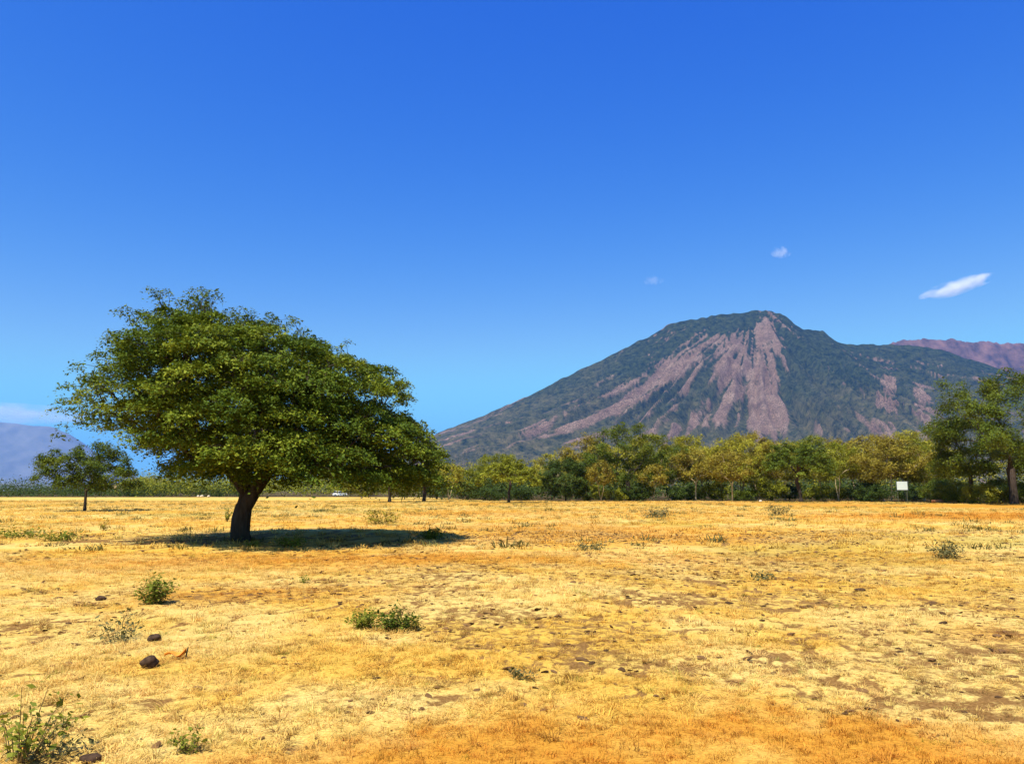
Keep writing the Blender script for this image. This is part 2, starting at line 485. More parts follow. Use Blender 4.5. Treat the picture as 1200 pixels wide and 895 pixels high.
def clod_mesh(name, seed):
    r = np.random.default_rng(seed)
    bm = bmesh.new(); bmesh.ops.create_icosphere(bm, subdivisions=2, radius=.5)
    ph = r.uniform(0, 6, 4)
    for v in bm.verts:
        c = v.co; d = 1 + .25 * math.sin(5 * c.x + ph[0]) * math.cos(6 * c.y + ph[1]) + .18 * math.sin(9 * c.z + 7 * c.x + ph[2])
        v.co = Vector((c.x * d * 1.3, c.y * d * .9, c.z * d * .30))
    me = bpy.data.meshes.new(name); bm.to_mesh(me); bm.free()
    attr(me, 'var', r.random(len(me.vertices)))
    return me
x, y = wedge(42000, 4.2, 34, 2.5)
zone = .04 + 1.2 * rough(x, y) * (.25 + sstep(.48, .62, fbm(x * 3.4 + 40, y * 3.4 + 7, 3, gain=.6)))
keep = (rg.random(len(x)) < .36 * zone * (1 - .8 * front_strip(x, y))) & (np.hypot(x - ground(330, 627)[0], y - ground(330, 627)[1]) > 6)
x, y = x[keep], y[keep]; n = len(x)
tint = np.array([.20, .11, .042]) * rg.uniform(.35, 1.4, (n, 1))
scatter('soil_clods', [clod_mesh('clods', 1), clod_mesh('clods', 2), clod_mesh('clods', 3)], np.stack([x, y, height(x, y) + .004], 1), np.stack([rg.normal(0, .2, n), rg.normal(0, .2, n), rg.uniform(0, 6.28, n)], 1),
        rg.uniform(.02, .06, n) * (1 + .6 * (rg.random(n) < .05)) * (1 + .025 * y), rg.integers(0, 3, n), tint, 'small dark clods of trampled soil and dung in the straw')['category'] = 'clods'

# ------------------------------------------------------------------ trees
def norm(v): return v / (np.linalg.norm(v, axis=-1, keepdims=True) + 1e-9)

class Skel:
    def __init__(s): s.p = []; s.par = []; s.path = []; s.d = []; s.ok = []
    def add(s, p, par, ok=True):
        p = np.asarray(p, float); i = len(s.p)
        if par < 0: d = np.array([0, 0, 1.]); pl = 0.0
        else:
            v = p - s.p[par]; L = np.linalg.norm(v); d = v / (L + 1e-9); pl = s.path[par] + L
        s.p.append(p); s.par.append(par); s.path.append(pl); s.d.append(d); s.ok.append(ok)
        return i

def grow(trunks, targets, rng, step, wpath=.25, bend=.4, jit=.05):
    """trunks: list of polylines [(x,y,z)..]; targets joined one after another to the cheapest node"""
    s = Skel()
    for ln, first_ok in trunks:
        prev = -1
        for i, q in enumerate(ln):
            if i == 0 and s.p:
                dd = [np.linalg.norm(np.array(q) - e) for e in s.p]; prev = int(np.argmin(dd)); continue
            prev = s.add(q, prev, i >= first_ok)
    c0 = np.array(s.p[-1])
    order = np.argsort(np.linalg.norm(targets - np.mean([s.p[i] for i in range(len(s.p)) if s.ok[i]], axis=0), axis=1))
    cap = len(s.p) + 60 + len(targets) * 12
    P = np.full((cap, 3), 1e6); PL = np.zeros(cap); OK = np.zeros(cap, bool); D = np.zeros((cap, 3))
    n = len(s.p); P[:n] = s.p; PL[:n] = s.path; OK[:n] = s.ok; D[:n] = s.d
    for ti in order:
        t = targets[ti]
        v = t - P[:n]; L = np.linalg.norm(v, axis=1)
        cost = L + wpath * PL[:n] + np.where(OK[:n], 0, 1e5) + .5 * np.clip(-(v[:, 2]), 0, 9) - .25 * np.einsum('ij,ij->i', v, D[:n])
        a = int(np.argmin(cost)); l = L[a]
        m = max(1, int(math.ceil(l / step)))
        m = min(m, 10)
        p0 = P[a]; ctrl = p0 + D[a] * l * bend + np.array([0, 0, .12 * l])
        prev = a
        for q in range(1, m + 1):
            u = q / m
            pt = (1 - u) ** 2 * p0 + 2 * u * (1 - u) * ctrl + u * u * t
            if q < m: pt = pt + rng.normal(0, jit * l / m, 3)
            prev = s.add(pt, prev)
            if n < cap:
                P[n] = s.p[-1]; PL[n] = s.path[-1]; OK[n] = True; D[n] = s.d[-1]; n += 1
    return s

def tubes(name, s, r0, rt, sides=6, cull=0.0, flare=1.0):
    n = len(s.p); P = np.array(s.p); par = np.array(s.par)
    cnt = np.zeros(n); haschild = np.zeros(n, bool); haschild[par[par >= 0]] = True
    cnt[~haschild] = 1
    for i in range(n - 1, -1, -1):
        if par[i] >= 0: cnt[par[i]] += cnt[i]
    e = math.log(r0 / rt) / math.log(max(cnt.max(), 2))
    rad = rt * np.maximum(cnt, 1) ** e
    main = {}
    for i in range(n):
        q = par[i]
        if q >= 0 and (q not in main or cnt[i] > cnt[main[q]]): main[q] = i
    V, Fc = [], []
    ring_of = {}
    ang = np.arange(sides) * 2 * math.pi / sides
    cs, sn = np.cos(ang), np.sin(ang)
    def ring(c, d, r):
        up = np.array([1., 0, 0]) if abs(d[0]) < .8 else np.array([0, 1., 0])
        u = np.cross(d, up); u /= np.linalg.norm(u); w = np.cross(d, u)
        rl = r * (1 + (.16 * np.sin(3 * ang + 2.3 * c[2]) + .10 * np.sin(5 * ang - 3.1 * c[2])) * min(1, r / .2))
        V.append(c + rl[:, None] * (cs[:, None] * u + sn[:, None] * w))
        return (len(V) - 1) * sides
    D = np.array(s.d)
    for i in range(n):
        q = par[i]
        if q < 0:
            ch = main.get(i); ring_of[i] = ring(P[i], D[ch] if ch is not None else D[i], rad[i] * flare); continue
        if rad[i] < cull: continue
        if main.get(q) == i and q in ring_of: a = ring_of[q]
        else: a = ring(P[q], D[i], min(rad[q] * .95, rad[i] * 1.25))
        ch = main.get(i); d = norm(D[i] + D[ch]) if ch is not None else D[i]
        f = 1.0
        if flare > 1 and P[i][2] < .6: f = 1 + (flare - 1) * max(0, 1 - P[i][2] / .6) * .6
        b_ = ring(P[i], d, rad[i] * f * (1 if haschild[i] else .4))
        ring_of[i] = b_
        for j in range(sides):
            j2 = (j + 1) % sides
            Fc.append((a + j, a + j2, b_ + j2, b_ + j))
    return mesh_np(name, np.concatenate(V), np.array(Fc), True)

def leaves(name, cen, out, n, rng, size, spread=(.5, .5, .16), tilt=.55, aspect=.45, droop=.35, cvar=None):
    """flat-ish sprays of small rhombic leaves round the centres; out = outward direction of each spray"""
    N = len(cen) * n
    ci = np.repeat(np.arange(len(cen)), n)
    o = out.copy(); o[:, 2] *= .4; o = norm(o)
    side = norm(np.cross(o, np.array([0, 0, 1.])) + 1e-6)
    up = norm(np.cross(side, o))
    a = rng.normal(0, 1, (N, 3)) * np.array(spread)
    rr = np.hypot(a[:, 0], a[:, 1])
    pos = cen[ci] + o[ci] * a[:, :1] + side[ci] * a[:, 1:2] + up[ci] * a[:, 2:3]
    pos[:, 2] -= droop * rr ** 2 / max(spread[0], .01)
    nrm = norm(np.array([0, 0, 1.]) + .35 * out[ci] + rng.normal(0, tilt, (N, 3)))
    t = norm(np.cross(nrm, rng.normal(0, 1, (N, 3)))); b2 = np.cross(nrm, t)
    L = size * np.clip(rng.lognormal(-.05, .34, (N, 1)), .4, 2.0)
    V = np.stack([pos - t * L * .5, pos + b2 * L * aspect * .5 + t * L * .05, pos + t * L * .5, pos - b2 * L * aspect * .5 + t * L * .05], 1).reshape(-1, 3)
    Fq = np.arange(N * 4).reshape(N, 4)
    me = mesh_np(name, V, Fq)
    cv = rng.random(len(cen)) if cvar is None else cvar
    attr(me, 'var', np.repeat(np.clip(.55 * cv[ci] + .45 * rng.random(N), 0, 1), 4))
    return me

# ---- the big lone tree -------------------------------------------------
def big_tree():
    rng = np.random.default_rng(42)
    bx, by = ground(283, 633)
    sc = by / F                                    # metres per photo pixel at the tree
    root = empty('savanna_tree', (bx, by, hz(bx, by)))
    tag(root, 'large spreading tree with lopsided dense green crown standing alone over its own shadow', 'tree')
    def L(px, py): return (px - 283) * sc, (633 - py) * sc * 1.0
    top = np.array([L(*q) for q in [(112, 466), (130, 446), (150, 424), (172, 390), (195, 366), (218, 356), (262, 366), (330, 382), (392, 404), (432, 416), (454, 442), (470, 478), (492, 508), (504, 540)]])
    bot = np.array([L(*q) for q in [(112, 470), (130, 484), (150, 492), (175, 506), (205, 532), (250, 552), (300, 546), (345, 548), (400, 553), (450, 556), (490, 555), (504, 545)]])
    zt = lambda x: np.interp(x, top[:, 0], top[:, 1]); zb = lambda x: np.interp(x, bot[:, 0], bot[:, 1])
    x0, x1 = top[0, 0], top[-1, 0]; xc = .5 * (x0 + x1); DEP = 5.2
    # clump centres spread over the crown's outer shell
    K = []
    def try_clump(shell, mind):
        for _ in range(60):
            v = rng.uniform(-1, 1); k_ = math.sqrt(max(0, 1 - v * v))
            u = rng.uniform(-.97, .97); x = xc + u * (x1 - x0) / 2 * k_
            xe = xc + u * (x1 - x0) / 2
            a, b_ = zb(xe), zt(xe); mid = a + .35 * (b_ - a)
            kk = k_ ** .8
            a2, b2 = mid + (a - mid) * kk, mid + (b_ - mid) * kk
            w = rng.random()
            if rng.random() < shell: w = 1 - abs(rng.normal(0, .08))
            elif rng.random() < .35: w = abs(rng.normal(0, .10))
            z = a2 + (b2 - a2) * np.clip(w, 0, 1) - .2
            q = np.array([x, v * DEP, max(z, 1.9)])
            left = np.clip((-2.4 - x) / 3.0, 0, 1)
            if rng.random() < left * .6: continue
            if abs(x) < .8 and q[2] < 2.15: continue
            if any((q[0] - e[0]) ** 2 + (q[1] - e[1]) ** 2 + (q[2] - e[2]) ** 2 < e[3] ** 2 for e in voids): continue
            if K and np.min(np.linalg.norm((np.array(K) - q) * (1, 1, 1.9), axis=1)) < mind * (1 - .2 * left): continue
            K.append(q); return
    voids = []
    for _ in range(22):
        v = rng.uniform(-.9, .5); xe = rng.uniform(x0 + .3, x1 - .5); w = rng.uniform(.25, 1.0)
        voids.append((xe, v * DEP * .9, zb(xe) + w * (zt(xe) - zb(xe)), rng.uniform(.55, .95)))
    for px_, py_, r_ in [(146, 404, .75), (190, 372, .55), (178, 512, .8), (215, 500, .7), (300, 372, .5), (415, 408, .45), (470, 462, .6), (375, 470, .7), (300, 520, .6)]:
        voids.append((L(px_, py_)[0], rng.uniform(-2.5, .3), L(px_, py_)[1], r_))
    for _ in range(520): try_clump(.42, 1.18)
    K = np.array(K)
    cc = np.array([.3, 0, 3.2])
    outc = norm(K - cc)
    # each clump is a tilted pad of sprays, leafy on its upper side, open below
    cen, out, cv, kid = [], [], [], []
    for i, q in enumerate(K):
        wisp = np.clip((-2.2 - q[0]) / 2.6, 0, 1)
        m = int(rng.integers(17, 34) * (1 - .70 * wisp))
        rr = rng.uniform(.40, .70) * (1 + .2 * wisp)
        base = rng.random()
        oh = outc[i] * (1, 1, 0); slope = rng.uniform(.15, .5)
        for _ in range(max(m, 4)):
            aa, ab = rng.uniform(0, 6.283), rr * math.sqrt(rng.random()) * 1.55
            a = np.array([ab * math.cos(aa), ab * math.sin(aa), rng.normal(0, .05 + .09 * wisp)])
            o = norm(outc[i] + rng.normal(0, .5, 3))
            d = q + a + np.array([0, 0, -slope * np.dot(a[:2], oh[:2]) - .22 * (a[0] ** 2 + a[1] ** 2)])
            d[2] = max(d[2], 1.55)
            cen.append(d); out.append(o); cv.append(np.clip(base * .55 + .45 * rng.random() - .1 * wisp, 0, 1)); kid.append(i)
    # thin airy sprays breaking the outline (top and left side)
    for _ in range(150):
        u = abs(rng.normal(0, .5)); side = rng.random() < .72
        xe = x0 + (x1 - x0) * min(.98, u * .55) if side else rng.uniform(x0 + 2, x1 - .3)
        q = np.array([xe, rng.normal(0, 1.6), zt(xe) + rng.normal(.0, .18)])
        cen.append(q); out.append(norm(q - cc)); cv.append(rng.uniform(.2, .7)); kid.append(-1)
    cen, out, cv = np.array(cen), np.array(out), np.array(cv)
    # skeleton: main limbs first through inner points, then the clumps
    trunk = [(0, 0, -.25), (-.05, 0, .25), (-.02, .02, .7), (.05, .03, 1.1), (.05, .0, 1.6)]
    limbs = [(trunk, 3),
             ([(.05, .03, 1.1), (.42, -.15, 1.65), (.80, -.2, 2.25), (1.45, -.35, 3.0), (2.4, -.4, 3.5), (3.7, -.3, 3.9)], 1),
             ([(.05, 0, 1.6), (.05, .3, 2.6), (.2, .6, 3.6), (.1, .5, 4.9), (-.3, .4, 6.0)], 1),
             ([(.05, 0, 1.6), (-.42, -.2, 2.3), (-.95, -.5, 3.0), (-1.9, -.7, 3.9), (-3.0, -.6, 4.7)], 1),
             ([(.05, .3, 2.6), (.5, 1.2, 3.4), (.9, 2.4, 4.2)], 1),
             ([(-.42, -.2, 2.3), (-.3, -1.2, 3.0), (-.3, -2.4, 3.8)], 1),
             ([(.2, .6, 3.6), (1.1, .3, 4.9), (2.2, .2, 5.7)], 1)]
    sk = grow(limbs, K - outc * .25, rng, .45, .22, .35, .08)
    # twigs to a third of the sprays
    sel = np.array([i for i in range(len(cen)) if kid[i] < 0 or rng.random() < .25])
    base = Skel(); base.__dict__.update(sk.__dict__)
    Pn = np.array(sk.p); okn = np.array(sk.ok)
    for i in sel:
        d = np.linalg.norm(Pn - cen[i], axis=1) + np.where(okn, 0, 1e5)
        a = int(np.argmin(d))
        if d[a] > 1.1: cen[i] = Pn[a] + (cen[i] - Pn[a]) * 1.1 / d[a]
        midp = .5 * (Pn[a] + cen[i]) + rng.normal(0, .06, 3) + (0, 0, .05)
        j = sk.add(midp, a); sk.add(cen[i], j)
    obj('trunk', tubes('trunk', sk, .285, .008, 10, 0.0, 1.30), M['bark_dark'], root)
    obj('crown', leaves('crown', cen, out, 66, rng, .090, (.155, .135, .05), .55, .5, .30, cv), M['leaf_hero'], root)
    return root
big_tree()

# ---- smaller trees ------------------------------------------------------
def tree(name, label, px, D, H, Wd, leaf, bark, kind, seed, group=None, lean=0.0, dens=1.0, ls=.24, stems=1, rs=1.0):
    """kind: umbrella | round | open | tall | feather ; D distance, H height, Wd crown width in metres"""
    rng = np.random.default_rng(seed)
    x, y = (px - PW / 2) / F * (D * math.cos(PITCH)) , D
    root = empty(name, (x, y, hz(x, y)), rng.uniform(0, 6.28) if kind != 'open' else 0)
    tag(root, label, 'tree', group)
    lo, rr = {'umbrella': (.34, .95), 'round': (.06, 1.0), 'open': (.16, .98), 'tall': (.26, .95), 'feather': (.36, .92)}[kind]
    rx = Wd / 2; z0, z1 = lo * H, H
    cr = {'umbrella': .75, 'round': .85, 'open': 1.0, 'tall': .85, 'feather': .8}[kind]     # clump radius
    cr *= max(.75, min(1.6, H / 9))
    area = math.pi * rx * (z1 - z0) / 2
    nk = int({'umbrella': 1.5, 'round': 1.7, 'open': .85, 'tall': 1.2, 'feather': 1.1}[kind] * area / cr ** 2) + 6
    K = []
    for _ in range(nk * 6):
        if len(K) >= nk: break
        th = rng.uniform(0, 6.28); ph = rng.uniform(-1, 1)
        r3 = rng.uniform(.45, 1) ** .5 if kind != 'umbrella' else 1
        if kind == 'umbrella':
            rad = math.sqrt(rng.random()) * rx * rr
            q = np.array([rad * math.cos(th), rad * math.sin(th), z0 + (z1 - z0) * ((1 - (rad / rx) ** 2) ** .5 * rng.uniform(.45, 1.0)) - .15 * cr])
        else:
            cz = .5 * (z0 + z1); k_ = math.sqrt(1 - ph * ph)
            wob = 1 + .22 * math.sin(2 * th + seed) * k_ + .15 * math.sin(3 * th + 2 * ph * 3 + seed * 1.7)
            q = np.array([rx * rr * k_ * r3 * wob * math.cos(th), rx * rr * k_ * r3 * wob * math.sin(th), cz + (z1 - z0) / 2 * ph * r3 * (.97 if ph > 0 else .9)])
            if kind == 'round': q[2] = max(q[2], .25 * cr)
        q[0] += lean * q[2]
        if K and np.min(np.linalg.norm((np.array(K) - q) * (1, 1, 1.5), axis=1)) < cr * .55: continue
        K.append(q)
    K = np.array(K)
    cc = np.array([lean * H * .6, 0, z0 + .3 * (z1 - z0)])
    outc = norm(K - cc)
    fk = {'umbrella': .22, 'round': .12, 'open': .25, 'tall': .30, 'feather': .28}[kind] * H
    trunks = []
    r0 = {'umbrella': .030, 'round': .022, 'open': .028, 'tall': .022, 'feather': .014}[kind] * H * (.85 if stems > 1 else 1) * rs
    if stems == 1:
        trunks.append(([(0, 0, -.3), (rng.normal(0, .04), rng.normal(0, .04), fk * .5), (lean * fk + rng.normal(0, .08), rng.normal(0, .08), fk)], 2))
    else:
        trunks.append(([(0, 0, -.3), (0, 0, .15)], 9))
        for q in range(stems):
            a = 6.28 * q / stems + rng.uniform(0, 1); e = rng.uniform(.12, .3) * fk
            trunks.append(([(0, 0, .15), (e * .4 * math.cos(a), e * .4 * math.sin(a), fk * .45), (e * math.cos(a), e * math.sin(a), fk * 1.1)], 2))
    sk = grow(trunks, K - outc * .3 * cr, rng, .9, .22, .35, .08)
    obj('trunk', tubes('trunk', sk, r0, .014, 5, .0, 1.2), M[bark], root)
    nl = int(dens * {'umbrella': 21, 'round': 22, 'open': 22, 'tall': 21, 'feather': 17}[kind] * (cr / ls) ** 2 * .62)
    cv = rng.random(len(K))
    sp = {'umbrella': (.50, .50, .16), 'round': (.42, .42, .30), 'open': (.45, .45, .24), 'tall': (.45, .45, .28), 'feather': (.5, .5, .34)}[kind]
    # each clump is broken into three sub-sprays so its outline is ragged
    sub = np.repeat(K, 3, 0) + rng.normal(0, .42 * cr, (len(K) * 3, 3)) * (1, 1, .5)
    sub[:, 2] = np.clip(sub[:, 2], .15, H * 1.0)
    me = leaves('crown', sub, np.repeat(outc, 3, 0), max(4, nl // 3), rng, ls, tuple(q * cr * .85 for q in sp), .6, .55, .22, np.clip(np.repeat(cv, 3) + rng.normal(0, .15, len(sub)), 0, 1))
    obj('crown', me, M[leaf], root)
    return root

GP = 'pale-stemmed trees along the wood edge'
GB = 'trees rising behind the wood edge'
T = [
 # name, label, px, D, H, W, leaf, bark, kind, seed, kwargs
 ('acacia_tree', 'small flat-topped tree with short dark trunk standing apart beside the large lone tree', 101, 66, 5.6, 7.6, 'leaf_green', 'bark_dark', 'tall', 1, dict(ls=.15, dens=1.5)),
 ('acacia_tree', 'low tree with forked dark trunk just behind the large lone tree', 457, 116, 6.0, 8.5, 'leaf_olive', 'bark_dark', 'umbrella', 2, dict(stems=2, rs=1.9, dens=1.2)),
 ('acacia_tree', 'low tree with stout dark trunk, next after the forked-trunk tree', 497, 124, 6.0, 7.0, 'leaf_olive', 'bark_dark', 'umbrella', 3, dict(rs=1.8, dens=1.2)),
 ('acacia_tree', 'thin yellow-green tree with slender stems beside the stout dark-trunked tree', 526, 138, 6.6, 7.0, 'leaf_yellow', 'bark_pale', 'feather', 4, dict(stems=3)),
 ('acacia_tree', 'parasol-shaped olive tree with a single dark trunk at the field edge', 596, 112, 6.3, 9.4, 'leaf_olive', 'bark_dark', 'umbrella', 5, dict(dens=1.25)),
 ('broadleaf_tree', 'squat rounded dark green tree beside the parasol-shaped tree', 663, 128, 6.9, 9.4, 'leaf_dark', 'bark_dark', 'round', 6, dict(dens=1.2)),
 ('broadleaf_tree', 'tallest green tree of the central wood edge, with gaps in its crown', 736, 132, 13.0, 12.5, 'leaf_green', 'bark_dark', 'open', 7, dict(ls=.25)),
 ('broadleaf_tree', 'dusky green tree pressed against the tallest tree of the central wood', 788, 140, 9.6, 9.5, 'leaf_green', 'bark_pale', 'tall', 8, {}),
 ('acacia_tree', 'brownish dry tree under the tallest tree of the central wood', 704, 126, 6.4, 5.0, 'leaf_brown', 'bark_pale', 'feather', 9, dict(stems=2)),
 ('acacia_tree', 'brown-leaved thin tree below the dusky green tree', 765, 128, 6.0, 6.0, 'leaf_brown', 'bark_pale', 'feather', 10, dict(stems=3)),
 ('acacia_tree', 'broad yellow tree with several pale stems in the middle of the wood edge', 868, 138, 11.3, 12.5, 'leaf_yellow', 'bark_pale', 'tall', 11, dict(stems=3)),
 ('acacia_tree', 'pale yellow tree leaning beside the broad many-stemmed yellow tree', 826, 142, 10.0, 9.5, 'leaf_yellow', 'bark_pale', 'feather', 12, dict(stems=2, lean=-.08)),
 ('acacia_tree', 'orange-brown tree with thin pale stems right of the broad yellow tree', 905, 134, 9.8, 8.5, 'leaf_brown', 'bark_pale', 'feather', 13, dict(stems=2)),
 ('acacia_tree', 'green tree with one thick straight dark trunk amid pale-stemmed trees', 938, 118, 9.6, 10.6, 'leaf_green', 'bark_dark', 'umbrella', 14, dict(dens=1.1)),
 ('acacia_tree', 'yellow-green tree on the far side of the thick dark trunk tree', 982, 128, 9.2, 9.0, 'leaf_olive', 'bark_pale', 'feather', 15, dict(stems=2)),
 ('acacia_tree', 'ochre tree with two pale stems right behind the white board', 1044, 122, 10.0, 10.5, 'leaf_brown', 'bark_pale', 'feather', 16, dict(stems=2, dens=1.15)),
 ('acacia_tree', 'mustard-coloured tree between the ochre tree and the giant tree', 1082, 128, 9.6, 9.5, 'leaf_yellow', 'bark_pale', 'tall', 17, {}),
 ('broadleaf_tree', 'giant open-crowned tree towering above the right end of the wood', 1188, 100, 17.4, 22.5, 'leaf_green', 'bark_dark', 'open', 18, dict(ls=.22, dens=1.15)),
 ('broadleaf_tree', 'dark leafy tree tucked below the giant open-crowned tree', 1138, 104, 11.6, 11.5, 'leaf_green', 'bark_dark', 'tall', 19, dict(ls=.22, dens=1.2)),
 ('broadleaf_tree', 'dome-shaped olive tree rising behind the parasol-shaped tree', 584, 190, 10.6, 15.0, 'leaf_olive', 'bark_dark', 'round', 20, {}),
 ('acacia_tree', 'straw-yellow tree rising behind the squat dark green tree', 652, 175, 10.2, 15.0, 'leaf_yellow', 'bark_pale', 'tall', 21, {}),
 ('acacia_tree', 'low olive tree showing under the right side of the large lone crown', 424, 165, 7.2, 10.5, 'leaf_olive', 'bark_pale', 'round', 31, {}),
 ('acacia_tree', 'bushy yellow-green tree behind the low forked-trunk tree', 474, 158, 7.0, 9.5, 'leaf_olive', 'bark_pale', 'round', 32, {}),
 ('broadleaf_tree', 'bushy green tree behind the stout dark-trunked tree', 512, 162, 8.2, 10.0, 'leaf_green', 'bark_dark', 'round', 33, {}),
 ('acacia_tree', 'low yellow-green tree between the slender-stemmed tree and the parasol-shaped tree', 549, 150, 6.2, 7.0, 'leaf_olive', 'bark_pale', 'round', 22, {}),
]
for i, (nm, lab, px, D, H, Wd, lf, bk, kd, sd, kw) in enumerate(T):
    tree(nm, lab, px, D, H, Wd, lf, bk, kd, sd, **kw)
rr_ = random.Random(5)
ANCHOR = [(549, 'low yellow-green tree'), (596, 'parasol-shaped olive tree'), (663, 'squat rounded tree'), (736, 'tallest tree of the central wood'), (788, 'dusky green tree'), (826, 'leaning pale yellow tree'),
          (868, 'broad many-stemmed yellow tree'), (905, 'orange-brown tree'), (938, 'thick dark trunk tree'), (982, 'yellow-green tree'), (1044, 'ochre tree'), (1082, 'mustard-coloured tree')]
TONE = {'leaf_yellow': 'yellow', 'leaf_olive': 'olive', 'leaf_brown': 'brownish', 'leaf_dark': 'dark green', 'leaf_green': 'green'}
def near(px):
    d, i = min((abs(px - a[0]), i) for i, a in enumerate(ANCHOR))
    return ANCHOR[i][1]
for px in [815, 846, 858, 886, 920, 962, 1003, 1020, 1062]:
    D, H, Wd, lf, st = rr_.uniform(124, 140), rr_.uniform(7.2, 9.6), rr_.uniform(6.5, 8.5), rr_.choice(['leaf_yellow', 'leaf_olive', 'leaf_brown']), rr_.choice([1, 2])
    tree('acacia_tree', '%s-leaved slender tree %s beside the %s' % (TONE[lf], 'on one pale stem' if st == 1 else 'on two pale stems', near(px)), px, D, H, Wd, lf, 'bark_pale', 'feather', 100 + px, GP, stems=st)
for px in [690, 720, 760, 806, 842, 880, 914, 952, 990, 1026, 1064, 1100]:
    D = rr_.uniform(160, 200); lf = rr_.choice(['leaf_yellow', 'leaf_olive', 'leaf_yellow', 'leaf_brown'])
    tree('acacia_tree', '%s crown of a back-row tree showing over the %s' % (TONE[lf], near(px) if px not in (690, 760, 1064) else {690: 'brownish dry tree', 760: 'brown-leaved thin tree', 1064: 'white board'}[px]), px, D, (583 - rr_.uniform(508, 526)) * D / F + .6, rr_.uniform(10, 14),
         lf, 'bark_pale', 'tall', 300 + px, GB, ls=.3)

# bushes at the foot of the wood
def bush(name, label, px, D, H, Wd, leaf, seed, group=None):
    return tree(name, label, px, D, H, Wd, leaf, 'bark_dark', 'round', seed, group, ls=.2)
GU = 'bushes at the foot of the wood'
for i, px in enumerate([575, 612, 690, 722, 750, 792, 812, 838, 872, 902, 925, 958, 978, 1000, 1018, 1070]):
    D, H, Wd, lf = rr_.uniform(128, 140), rr_.uniform(1.8, 3.4), rr_.uniform(3.5, 6), rr_.choice(['leaf_dark', 'leaf_green', 'leaf_dark', 'leaf_olive'])
    o = bush('bush', '%s %s bush at the foot of the %s' % ('low' if H < 2.6 else 'man-high', TONE[lf], near(px) if px != 575 else 'dome-shaped olive tree'), px, D, H, Wd, lf, 500 + i, GU)
    o['category'] = 'bush'
for px, D, H, Wd, lf, lab in [(1098, 112, 3.2, 5.0, 'leaf_green', 'green bush next to the mustard-coloured tree at the field edge'), (1122, 108, 2.9, 5.5, 'leaf_olive', 'olive bush under the dark leafy tree'),
                              (1147, 103, 2.6, 4.2, 'leaf_yellow', 'yellow-green bush left of the giant tree stem'), (1172, 106, 3.4, 5.0, 'leaf_olive', 'olive bush at the foot of the giant tree'), (1212, 101, 2.8, 5.0, 'leaf_green', 'green bush right of the giant tree stem'),
                              (1020, 119, 2.6, 4.2, 'leaf_dark', 'dark green bush beside the white board')]:
    o = bush('bush', lab, px, D, H, Wd, lf, 600 + px); o['category'] = 'bush'

# ---- far woods, read as one mass ----------------------------------------
def wood(name, label, spots, leaf, ls, seed):
    rng = np.random.default_rng(seed)
    cen, out, cv = [], [], []
    for x, y, H, Wd in spots:
        m = int(14 + Wd * H * .35); b0 = rng.random()
        for _ in range(m):
            th = rng.uniform(0, 6.28); ph = rng.uniform(-.6, 1); k_ = math.sqrt(1 - min(1, ph * ph))
            d = np.array([math.cos(th) * k_, math.sin(th) * k_, ph])
            cen.append((x + d[0] * Wd / 2, y + d[1] * Wd / 2, max(.3, H * .5 + d[2] * H * .46))); out.append(d); cv.append(np.clip(b0 * .7 + .3 * rng.random(), 0, 1))
    cen, out = np.array(cen), np.array(out)
    o = obj(name, leaves(name, cen, out, 9, rng, ls, (.7, .7, .5), .6, .6, .05, np.array(cv)), M[leaf])
    return tag(o, label, 'wood', kind='stuff')
def spot(px, D, H, Wd): return ((px - 600) / F * D * math.cos(PITCH), D, H, Wd)
rw = random.Random(11)
wood('far_wood', 'yellow-olive mass of trees deeper inside the wood', [spot(rw.uniform(540, 1330), rw.uniform(195, 300), rw.uniform(7, 11.5), rw.uniform(7, 12)) for _ in range(130)], 'leaf_yellow', .5, 1)
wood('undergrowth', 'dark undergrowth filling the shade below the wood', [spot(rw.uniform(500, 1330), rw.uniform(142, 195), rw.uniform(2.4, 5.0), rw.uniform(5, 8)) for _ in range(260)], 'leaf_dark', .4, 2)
wood('far_scrub', 'low dark green scrub along the far left edge of the field', [spot(rw.uniform(-130, 300), rw.uniform(208, 290), rw.choice([1.8, 2.6, 3.2, 3.8, 5.2]) * rw.uniform(.8, 1.1), rw.uniform(4, 9)) for _ in range(230)], 'leaf_dark', .40, 3)
wood('far_scrub', 'olive scrub and low trees seen below the lone tree crown', [spot(rw.uniform(150, 560), rw.uniform(213, 300), rw.uniform(4.0, 8), rw.uniform(7, 11)) for _ in range(190)], 'leaf_olive', .45, 4)

# ------------------------------------------------------------------ mountains
def profile(pts, Yd):
    a = np.array([at(px, py, Yd) for px, py in pts])
    return a[:, 0], a[:, 2]

YR = 5600.0
pk = profile([(300, 573), (420, 545), (470, 524), (528, 499), (570, 483), (617, 463), (665, 439), (722, 412), (755, 395), (785, 377), (818, 371), (860, 367), (880, 364), (899, 364), (912, 370), (924, 380), (934, 386), (962, 389), (978, 399), (991, 402), (1048, 403), (1083, 406), (1124, 419), (1200, 446), (1320, 492), (1450, 540), (1600, 574)], YR)
nx, ny = 640, 300
xs = np.linspace(-1900, 6200, nx); ys = np.linspace(2900, 8200, ny)
X, Y = np.meshgrid(xs, ys)
sx, _, szz = at(890, 364, YR)                                   # summit
ridge_y = YR + 260 * (fbm(X / 900 + 3, X * 0 + 2.2, 3) - .5) * 2
Hx = np.interp(X, pk[0], pk[1])
jag = (fbm(X / 70, X * 0 + 5.5, 4) - .5) * 26
foot = 3300.0
t = np.clip((Y - foot) / (ridge_y - foot), 0, 1)
prof = .30 * t + .70 * t ** 2.0                                  # concave volcanic flank
backt = np.clip((Y - ridge_y) / 2600, 0, 1)
Z = np.where(Y <= ridge_y, Hx * prof, Hx * (1 - backt) ** 1.4)
